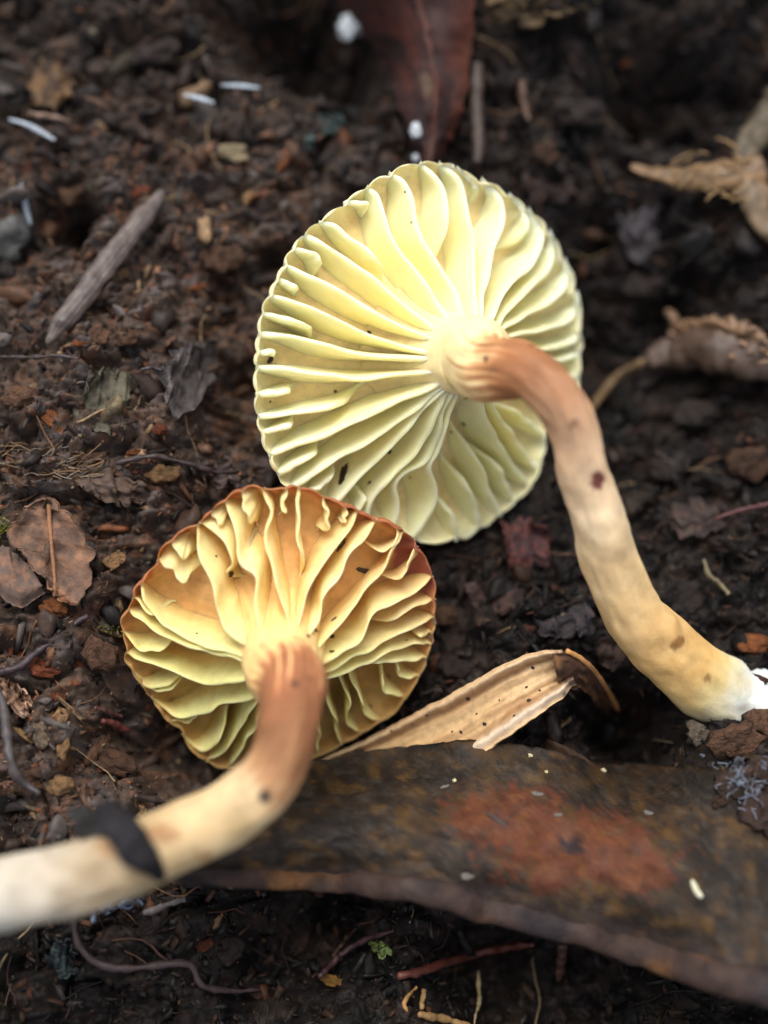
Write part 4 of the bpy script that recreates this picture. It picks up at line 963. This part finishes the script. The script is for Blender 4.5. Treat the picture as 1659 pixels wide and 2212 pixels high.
for k, (A, B, lf, (c1, c2), lb, cat, nm) in enumerate(FLAT):
    W, uu, vv, P = sheet_verts(A, B, 30, 20, lambda u, v: 0.8*lf+1.1*np.sin(np.pi*v+k)*np.cos(u*3+k)+0.6*vnoise(u*4+k, v*4, seed=k)+0.25*vnoise(u*11+k, v*11, seed=k+3), 9.0, 200+k*11)
    n1 = fbm(P[..., 0]/12, P[..., 1]/12, octv=4, seed=300+k); C = blend(np.repeat(c1[None, None], 30, 0).repeat(20, 1), sstep(-0.3, 0.6, n1), c2)
    tag(solid_sheet(nm, W, 0.2, M_leaf, None, W[15, 10], C)[0], lb, cat)

# ------------------------------------------------------------------ twigs, roots, needles
litter_tube('twig', [(352,412),(300,480),(240,560),(180,640),(100,740)], 25, [2.8, 3.2, 3.2, 3.0, 2.2], M_fibre, srgb(72, 62, 58), 'straight grey-brown dead twig slanting on the brown soil', 'twig', n=120, seg=40, rough=0.22, rscale=1.9, seed=3, taper=(0.3, 0.8, 0.9, 1.0, 1.15, 1.05, 0.95, 0.75, 0.25), squash=0.5, stripes=0.75)
for pts, lb in (([(398,205),(430,212),(462,222)], 'short white conifer needle, the thicker of two close together'), ([(478,184),(520,186),(562,190)], 'faint white needle above the thicker white needle'),
                ([(20,257),(65,272),(118,302)], 'slanting pale bluish needle below the olive-brown leaf scrap'), ([(47,398),(55,440),(66,486)], 'upright white needle near the slanting grey twig')):
    litter_tube('needle', pts, 6.0, 3.5, M_white, srgb(150, 160, 170), lb, 'needle', n=24, seg=10, rough=0.03, taper=(0.5, 1, 1, 0.5), squash=0.6)
ROOTS = [
    ([(0,1452),(45,1438),(90,1400),(135,1378),(165,1345),(190,1330)], 9, 2.6, srgb(62, 44, 52), 'dark purple root winding below the toothed leaf'),
    ([(-10,1480),(10,1540),(18,1620),(40,1680),(85,1715)], 12, 3.2, srgb(74, 66, 66), 'grey root running down beside the pinkish flake'),
    ([(160,1960),(165,2030),(215,2085),(300,2090),(380,2080),(415,2085),(435,2130),(500,2140),(560,2138)], 9, 3.0, srgb(66, 48, 48), 'long brown root looping over dark soil below the stem'),
    ([(860,2110),(905,2100),(950,2084),(1040,2058),(1100,2046),(1152,2040)], 11, 3.6, srgb(96, 46, 34), 'glossy red-brown root below the rolled leaf margin'),
    ([(905,2190),(930,2196),(960,2200),(1000,2214),(1040,2230)], 9, 3.5, srgb(168, 132, 84), 'pale tan root below the glossy red-brown root'),
    ([(1033,2098),(1034,2130),(1036,2160),(1028,2190),(1024,2220)], 3, 4.5, srgb(190, 170, 128), 'thin straight pale rootlet hanging below the red-brown root'),
    ([(900,2132),(882,2150),(874,2168),(880,2185)], 5, 4.0, srgb(168, 126, 72), 'short hooked tan rootlet beside the pale tan root'),
    ([(916,2138),(912,2160),(910,2180)], 6, 3.6, srgb(160, 124, 78), 'short straight tan rootlet beside the pale tan root'),
    ([(690,2110),(740,2060),(790,2030),(850,2010)], 8, 3.0, srgb(70, 40, 44), 'dark red root behind the green leaf bit'),
    ([(1215,2040),(1212,2075),(1206,2115)], 13, 3.0, srgb(84, 56, 44), 'brown root stub under the rolled leaf margin'),
    ([(1272,892),(1300,850),(1340,808),(1400,776),(1440,764)], 12, 3.5, srgb(118, 94, 62), 'tan curved stalk right of the beige stem'),
    ([(1545,1120),(1600,1102),(1680,1084)], 7, 3.2, srgb(88, 40, 40), 'thin red rootlet at right over black soil'),
    ([(1520,1210),(1530,1240),(1550,1258),(1574,1284)], 7, 3.0, srgb(120, 108, 78), 'olive hooked stalk right of the beige stem'),
    ([(205,1528),(228,1536),(262,1548)], 8, 2.6, srgb(90, 56, 52), 'dull red twig stub in the hollow beside the golden cap'),
    ([(222,1556),(250,1566),(280,1580)], 9, 2.6, srgb(104, 50, 46), 'glossy red twig stub in the hollow beside the golden cap'),
    ([(1030,140),(1028,220),(1034,300),(1030,352)], 20, 2.6, srgb(70, 54, 46), 'thick brown root beside the red-brown leaf'),
    ([(1128,176),(1130,215),(1142,262)], 12, 2.6, srgb(96, 70, 52), 'short brown stick above the pale yellow cap'),
    ([(305,798),(350,795),(395,812),(430,818)], 6, 2.8, srgb(64, 52, 56), 'thin dark root above the fibrous leaf scrap'),
    ([(0,770),(60,772),(120,768),(170,775)], 5, 2.6, srgb(60, 46, 46), 'thin dark root under the slanting grey twig'),
    ([(250,1000),(330,985),(400,1000),(470,1020),(520,1018)], 6, 2.8, srgb(58, 42, 42), 'dark rootlet right of the tan fibres'),
    ([(290,1720),(360,1730),(430,1715),(490,1690)], 7, 2.4, srgb(66, 52, 46), 'brown rootlet between golden cap and its stem'),
    ([(310,1972),(350,1958),(400,1942)], 8, 3.2, srgb(110, 100, 96), 'grey stick under the golden mushroom stem'),
    ([(62,246),(110,252),(152,262)], 7, 3.2, srgb(130, 104, 88), 'pale stick below the olive-brown leaf scrap'),
]
for k, (pts, r, lf, rgb, lb) in enumerate(ROOTS):
    litter_tube('root' if 'root' in lb else ('twig' if 'stick' in lb or 'twig' in lb else 'stalk'), pts, r*0.82, lf, M_fibre, rgb*0.62, lb, 'root' if 'root' in lb else ('stick' if 'stick' in lb or 'twig' in lb else 'stalk'),
                n=50, seg=12, rough=0.12, rscale=0.7, seed=400+k, taper=(0.9, 1.05, 0.9, 1, 0.6))

# torn wood at the right edge
worg = on_ground(np.array(1560.0), np.array(380.0), 3.0)
wd = thing('torn_wood', 'torn tan rotten wood fragment with frayed fibres at the dark right side', 'wood', worg)
litter_tube('splinter', [(1364,360),(1400,372),(1450,380),(1510,385),(1570,380),(1640,368)], 36, [4, 4.6, 5, 5.4, 5.5, 5.5], M_fibre, srgb(112, 86, 56), parent=wd, origin=worg, n=70, seg=26, rough=0.36, rscale=1.8, seed=12, taper=(0.3, 0.7, 0.95, 1.1, 1.2, 1.2), squash=0.6, stripes=0.4)
litter_tube('splinter', [(1690,200),(1650,265),(1620,310),(1605,350)], 34, [6.5, 6, 5.5, 5], M_fibre, srgb(80, 70, 54), parent=wd, origin=worg, n=50, seg=24, rough=0.35, rscale=0.8, seed=13, taper=(1, 1, 0.9, 0.7), squash=0.7, stripes=0.5)
litter_tube('splinter', [(1600,370),(1630,420),(1645,470),(1680,505)], 38, [5.5, 5, 4.6, 4], M_fibre, srgb(100, 82, 62), parent=wd, origin=worg, n=40, seg=24, rough=0.3, rscale=1.5, seed=14, taper=(0.9, 1.1, 1.0, 0.8), squash=0.6, stripes=0.45)
for k in range(26):
    x = random.uniform(1470, 1655); y = 325+random.uniform(-10, 110); a = random.uniform(-0.9, 0.6); L = random.uniform(22, 60)
    litter_tube('frayed_fibre', [(x, y), (x-L*0.5*math.cos(a), y-L*0.5*math.sin(a)-4), (x-L*math.cos(a), y-L*math.sin(a))], random.uniform(1.6, 3.2), [6.8, 7.0, 6.6], M_fibre, srgb(140, 112, 74)*random.uniform(0.5, 1.1), parent=wd, origin=worg, n=8, seg=5, rough=0)
# bark chunk right of the stem
corg = on_ground(np.array(1560.0), np.array(740.0), 3.0)
bc = thing('bark_chunk', 'crumbling brown bark chunk with ragged top beside the tan stalk', 'bark', corg)
litter_tube('log_piece', [(1405,782),(1450,765),(1520,755),(1600,765),(1690,790)], 46, [3.5, 4, 4.5, 4.5, 4], M_fibre, srgb(66, 50, 40), parent=bc, origin=corg, n=60, seg=26, rough=0.5, rscale=2.4, seed=22, taper=(0.5, 1.0, 1.1, 1.1, 1.0), squash=0.7, stripes=0.3)
litter_tube('ragged_crest', [(1446,668),(1468,705),(1520,702),(1580,705),(1650,735)], 14, [5, 5.4, 5.6, 5.6, 5.2], M_fibre, srgb(108, 84, 62), parent=bc, origin=corg, n=50, seg=14, rough=0.45, rscale=0.7, seed=23, taper=(0.5, 1, 1.1, 1.2, 1), stripes=0.4)
for k in range(14):
    x = random.uniform(1440, 1650); y = 745+random.uniform(-50, 40)
    litter_tube('bark_shred', [(x, y), (x+random.uniform(10, 40), y+random.uniform(-16, 16))], random.uniform(3, 8), [6.4, 6.2], M_fibre, srgb(120, 90, 66)*random.uniform(0.4, 1.2), parent=bc, origin=corg, n=10, seg=7, rough=0.15, seed=k, squash=0.6)
# tan plant fibres on the left
torg2 = on_ground(np.array(80.0), np.array(990.0), 2.0)
FVv = []; FFf = []; FCc = []; off = 0
for k in range(110):
    x = rng.uniform(-10, 190); y = 1000+rng.normal(0, 18)+(x-90)*0.12; a = rng.normal(0.1, 0.45); L = rng.uniform(20, 60)
    q = np.array([[x, y], [x+L/2*math.cos(a), y-L/2*math.sin(a)+rng.normal(0, 3)], [x+L*math.cos(a), y-L*math.sin(a)]]); q = resample(q, 7)
    v, f = tube(on_ground(q[:, 0], q[:, 1], 1.6+rng.uniform(0, 0.9)), rng.uniform(0.02, 0.07), 5)
    FVv.append(v); FFf += [tuple(i+off for i in g) for g in f]; off += len(v); FCc.append(np.repeat((srgb(*[(112, 84, 54), (96, 72, 50), (112, 102, 92), (76, 56, 38)][k % 4]))[None], len(v), 0))
tag(kind(mesh_obj('plant_fibres', np.concatenate(FVv), FFf, M_fibre, None, torg2, np.concatenate(FCc)), 'stuff'), 'tan frayed plant fibres above the toothed leaf', 'fibres')
# soil that fell on the right end of the large leaf, with bluish mycelium on it
CLV = []
for x, y, rx, ry, an, rgb, lb in ((1600, 1690, 62, 40, 20, srgb(58, 44, 36), 'brown soil clod lying on the leaf end below the white stem foot'), (1650, 1765, 56, 60, 80, srgb(52, 38, 32), 'dark soil clod with mycelium at the far end of the large leaf'),
        (1560, 1650, 40, 26, 0, srgb(44, 34, 30), 'small dark soil clod on the upper leaf edge'), (1655, 1660, 44, 34, 0, srgb(64, 48, 38), 'crumbly brown soil clod between stem foot and leaf end'), (1560, 1730, 26, 18, 30, srgb(60, 44, 34), 'small brown crumb on the leaf beside the mycelium')):
    o = speck(BVL, x, y, rx, ry, an, rgb, lb, 'soil clod', None, 'soil_clod', thick=0.55, sink=0.3)
    if o is not None:
        o.data.materials.clear(); o.data.materials.append(M_chip)
FVv = []; FFf = []; off = 0
for k in range(80):
    c = [(1590, 1665), (1620, 1690), (1648, 1725), (1575, 1650), (1605, 1700), (1630, 1660)][k % 6]
    x, y = c[0]+rng.normal(0, 18), c[1]+rng.normal(0, 16); a = rng.choice([0.8, 2.2, 1.5])+rng.normal(0, 0.35); L = rng.uniform(7, 24)
    p, n_ = hit(BVL, min(x, 1700), max(y, 1668))
    if p is None: continue
    d0 = float(p@AT)+1.3+rng.uniform(-0.6, 0.3)
    q = resample(np.array([[x, y], [x+L/2*math.cos(a)+rng.normal(0, 5), y+L/2*math.sin(a)], [x+L*math.cos(a), y+L*math.sin(a)]]), 8)
    v, f = tube(at_depth(q[:, 0], q[:, 1], np.full(8, d0)+np.cumsum(rng.normal(0, 0.15, 8))), rng.uniform(0.012, 0.05), 6)
    FVv.append(v); FFf += [tuple(i+off for i in g) for g in f]; off += len(v)
tag(kind(mesh_obj('mycelium', np.concatenate(FVv), FFf, M_white, None, np.concatenate(FVv).mean(0), np.repeat(srgb(112, 122, 138)[None], off, 0)), 'stuff'), 'bluish white mycelium threads on soil below the stem foot', 'mycelium')
# moss tufts
for x, y, lb in ((247, 1348, 'tiny green moss tuft touching the rim of the golden cap'), (6, 1140, 'tiny green moss tuft beside the toothed leaf')):
    vv_ = []; ff_ = []; off = 0; p = ray_hit_ground(x, y, 0.3)
    for k in range(60):
        b = p+np.append(rng.normal(0, 0.45, 2), 0); dr = np.append(rng.normal(0, 0.6, 2), 1.0); dr /= np.linalg.norm(dr); L = rng.uniform(0.5, 1.3)
        v, f = tube(np.array([b, b+dr*L*0.6, b+dr*L]), np.array([0.06, 0.05, 0.015]), 4); vv_.append(v); ff_ += [tuple(i+off for i in g) for g in f]; off += len(v)
    tag(mesh_obj('moss_tuft', np.concatenate(vv_), ff_, M_fibre, None, p, np.repeat(srgb(120, 124, 48)[None], off, 0)), lb, 'moss')

# ------------------------------------------------------------------ single chips, clods and pebbles
TAN, ORG, RUST, BRN, GRY, PALE, OLV, DRK = srgb(160, 124, 86), srgb(150, 90, 50), srgb(124, 66, 42), srgb(98, 70, 52), srgb(92, 84, 82), srgb(186, 172, 146), srgb(112, 100, 70), srgb(44, 35, 32)
CH = [
    ('wood_chip', 'splinter', 545, 422, 70, 34, 48, TAN, 'tan wood chip between twig and pale yellow cap', 'wood chip'),
    ('wood_chip', 'splinter', 612, 355, 62, 24, 55, ORG*0.8, 'orange-brown wood splinter above the tan wood chip', 'wood chip'),
    ('wood_chip', 'lump', 292, 415, 70, 34, 20, RUST, 'crumbly rust-red wood chip at the upper end of the twig', 'wood chip'),
    ('wood_chip', 'splinter', 60, 362, 52, 22, 80, RUST*0.8, 'dark red bark sliver above the upright needle', 'bark sliver'),
    ('pebble', 'lump', 505, 330, 84, 52, -10, srgb(150, 136, 108), 'smooth beige pebble-like grain above the tan wood chip', 'pebble'),
    ('pebble', 'lump', -10, 520, 150, 200, 0, srgb(104, 104, 102), 'smooth grey pebble left of the hollow by the twig', 'pebble'),
    ('wood_chip', 'lump', 742, 352, 44, 18, 0, GRY, 'small greyish grain at the edge of the pale yellow cap', 'grain'),
    ('wood_chip', 'flake', 268, 590, 36, 24, 60, TAN*0.9, 'pale tan flake right of the twig', 'flake'),
    ('wood_chip', 'splinter', 428, 620, 64, 18, 15, ORG, 'thin orange wood splinter left of the pale yellow cap', 'wood chip'),
    ('wood_chip', 'splinter', 462, 712, 34, 18, 15, TAN, 'small pale orange chip above the grey bark flake', 'wood chip'),
    ('soil_clod', 'lump', 212, 725, 60, 54, 30, BRN, 'round brown soil clod below the twig', 'soil clod'),
    ('soil_clod', 'lump', 276, 735, 60, 48, 10, BRN*0.9, 'brown soil clod right of the round clod', 'soil clod'),
    ('wood_chip', 'lump', 170, 742, 36, 22, 0, ORG*0.9, 'small orange chip left of the round clod', 'wood chip'),
    ('wood_chip', 'splinter', 108, 902, 112, 40, -48, ORG*0.75, 'long orange-brown wood chip left of the fibrous scrap', 'wood chip'),
    ('wood_chip', 'lump', 345, 930, 34, 30, 0, RUST*0.8, 'round reddish grain below the grey bark flake', 'grain'),
    ('soil_clod', 'lump', 348, 1022, 84, 46, 10, TAN*0.8, 'tan soil clod above the golden cap', 'soil clod'),
    ('wood_chip', 'splinter', 292, 978, 50, 20, 5, ORG*0.6, 'dark orange chip left of the tan soil clod', 'wood chip'),
    ('soil_clod', 'lump', 115, 1316, 70, 50, -20, ORG*0.7, 'orange-brown clod below the toothed leaf tip', 'soil clod'),
    ('grain', 'lump', 139, 1308, 22, 18, 20, PALE, 'white grain on the orange-brown clod', 'grain'),
    ('soil_clod', 'lump', 88, 1445, 90, 54, -15, RUST, 'rust-red soil clod under the purple root', 'soil clod'),
    ('soil_clod', 'lump', 33, 1412, 34, 26, 0, RUST*1.05, 'small rust-red clod above the purple root', 'soil clod'),
    ('wood_chip', 'lump', 166, 1435, 28, 24, 0, RUST*1.1, 'small red-orange grain right of the rust-red clod', 'grain'),
    ('wood_chip', 'lump', 125, 1506, 34, 24, 0, RUST, 'small red-brown grain below the rust-red clod', 'grain'),
    ('wood_chip', 'flake', 129, 1548, 44, 34, 60, TAN, 'small tan wood flake near the pinkish bark flake', 'wood chip'),
    ('soil_clod', 'lump', 88, 1582, 74, 54, -40, srgb(120, 104, 86), 'grey-tan soil clod below the pinkish bark flake', 'soil clod'),
    ('soil_clod', 'splinter', 138, 1612, 66, 38, 80, TAN*0.85, 'upright tan wood chip right of the grey-tan clod', 'wood chip'),
    ('wood_chip', 'splinter', 50, 1587, 54, 12, -40, srgb(190, 150, 100), 'bright tan splinter beside the grey-tan clod', 'splinter'),
    ('wood_chip', 'flake', 246, 1214, 56, 36, 30, TAN*0.9, 'tan wood flake left of the golden cap', 'wood chip'),
    ('wood_chip', 'splinter', 470, 1990, 44, 15, 55, TAN, 'tan splinter on dark soil below the stem', 'splinter'),
    ('wood_chip', 'lump', 441, 2042, 40, 26, 40, RUST*0.7, 'dull rust chip below the tan splinter', 'wood chip'),
    ('pebble', 'flake', 303, 1752, 28, 28, 0, srgb(150, 116, 84), 'round tan seed-like flake above the golden mushroom stem', 'flake'),
    ('wood_chip', 'flake', 716, 2118, 56, 26, -10, srgb(150, 110, 54), 'mustard leaf crumb under the large dark leaf', 'leaf crumb'),
    ('soil_clod', 'lump', 350, 2010, 130, 80, 0, DRK, 'black soil clod under the golden mushroom stem', 'soil clod'),
    ('soil_clod', 'lump', 490, 2060, 80, 70, 20, DRK*1.1, 'black soil clod below the tan splinter', 'soil clod'),
    ('wood_chip', 'lump', 1350, 136, 32, 22, 50, ORG, 'orange chip in the dark soil above the torn wood', 'wood chip'),
    ('wood_chip', 'lump', 1012, 200, 22, 22, 0, ORG*0.8, 'tiny orange grain on the edge of the red-brown leaf', 'grain'),
    ('wood_chip', 'lump', 1626, 1395, 80, 60, 0, ORG*0.7, 'orange-brown wood crumb above the white stem foot', 'wood chip'),
    ('soil_clod', 'lump', 1590, 1600, 130, 84, 20, BRN*0.8, 'brown soil clod clinging below the white stem foot', 'soil clod'),
    ('soil_clod', 'lump', 1655, 1560, 90, 70, 20, BRN, 'brown soil clod covering the end of the white stem foot', 'soil clod'),
    ('soil_clod', 'lump', 1510, 1585, 60, 60, 0, srgb(112, 100, 86), 'greyish soil clod hanging under the white stem foot', 'soil clod'),
    ('wood_chip', 'flake', 1212, 1332, 22, 18, 0, PALE, 'small whitish fleck on the dark wet leaf scrap', 'fleck'),
    ('wood_chip', 'flake', 1310, 1480, 34, 22, 0, srgb(120, 118, 116), 'small grey fleck right of the torn sheath end', 'fleck'),
    ('soil_clod', 'lump', 980, 1440, 80, 60, 0, DRK*1.3, 'dark soil clod between golden cap and straw sheath', 'soil clod'),
    ('soil_clod', 'lump', 960, 1335, 60, 60, 0, BRN*0.7, 'brown soil clod touching the right rim of the golden cap', 'soil clod'),
    ('soil_clod', 'lump', 1440, 1020, 90, 70, 0, DRK, 'black soil clod in the hollow right of the beige stem', 'soil clod'),
    ('soil_clod', 'lump', 480, 560, 100, 80, 30, BRN*0.7, 'large brown soil clod left of the pale yellow rim', 'soil clod'),
    ('soil_clod', 'lump', 420, 360, 100, 80, 10, BRN*0.65, 'large brown soil clod above the twig end', 'soil clod'),
    ('soil_clod', 'lump', 150, 420, 130, 100, 10, BRN*0.7, 'large brown soil clod above the hollow by the twig', 'soil clod'),
    ('soil_clod', 'lump', 250, 260, 120, 80, -10, DRK*1.3, 'dark soil clod right of the olive-brown leaf scrap', 'soil clod'),
    ('soil_clod', 'lump', 330, 120, 140, 100, 0, DRK*1.2, 'dark soil clod above the white needles', 'soil clod'),
    ('wood_chip', 'lump', 232, 203, 30, 14, -35, ORG, 'tiny orange chip right of the olive-brown leaf scrap', 'wood chip'),
    ('wood_chip', 'lump', 200, 66, 24, 16, -20, PALE*0.8, 'tiny pale grain high on the dark soil', 'grain'),
    ('soil_clod', 'lump', 1250, 250, 130, 100, 0, DRK, 'black soil clod between red-brown leaf and torn wood', 'soil clod'),
    ('soil_clod', 'lump', 1180, 330, 70, 60, 0, BRN*0.5, 'dim brown soil clod above the pale yellow rim', 'soil clod'),
    ('soil_clod', 'lump', 1390, 620, 120, 90, 0, DRK, 'black soil clod left of the bark chunk', 'soil clod'),
    ('soil_clod', 'lump', 1500, 900, 130, 90, 0, DRK, 'black soil clod below the bark chunk', 'soil clod'),
    ('soil_clod', 'lump', 1620, 1000, 120, 90, 0, BRN*0.5, 'dim brown soil clod above the red rootlet', 'soil clod'),
    ('soil_clod', 'lump', 1480, 1290, 110, 80, 0, DRK, 'black soil clod below the olive hooked stalk', 'soil clod'),
    ('soil_clod', 'lump', 40, 860, 80, 60, 0, BRN, 'brown soil clod left of the long orange-brown chip', 'soil clod'),
    ('soil_clod', 'lump', 180, 1200, 60, 70, 0, GRY*0.8, 'grey soil clod touching the toothed leaf', 'soil clod'),
    ('soil_clod', 'lump', 215, 1410, 80, 80, 0, BRN*0.8, 'brown soil clod at the left of the golden cap', 'soil clod'),
    ('soil_clod', 'lump', 240, 1650, 120, 70, -20, BRN*0.6, 'dim brown wood clod below the golden cap', 'soil clod'),
    ('soil_clod', 'lump', 60, 1690, 70, 60, 0, BRN*0.8, 'brown soil clod above the golden mushroom stem', 'soil clod'),
    ('soil_clod', 'lump', 130, 1700, 60, 50, 0, TAN*0.7, 'tan-brown soil clod next to the grey root', 'soil clod'),
]
for c in CH:
    chip(*c)
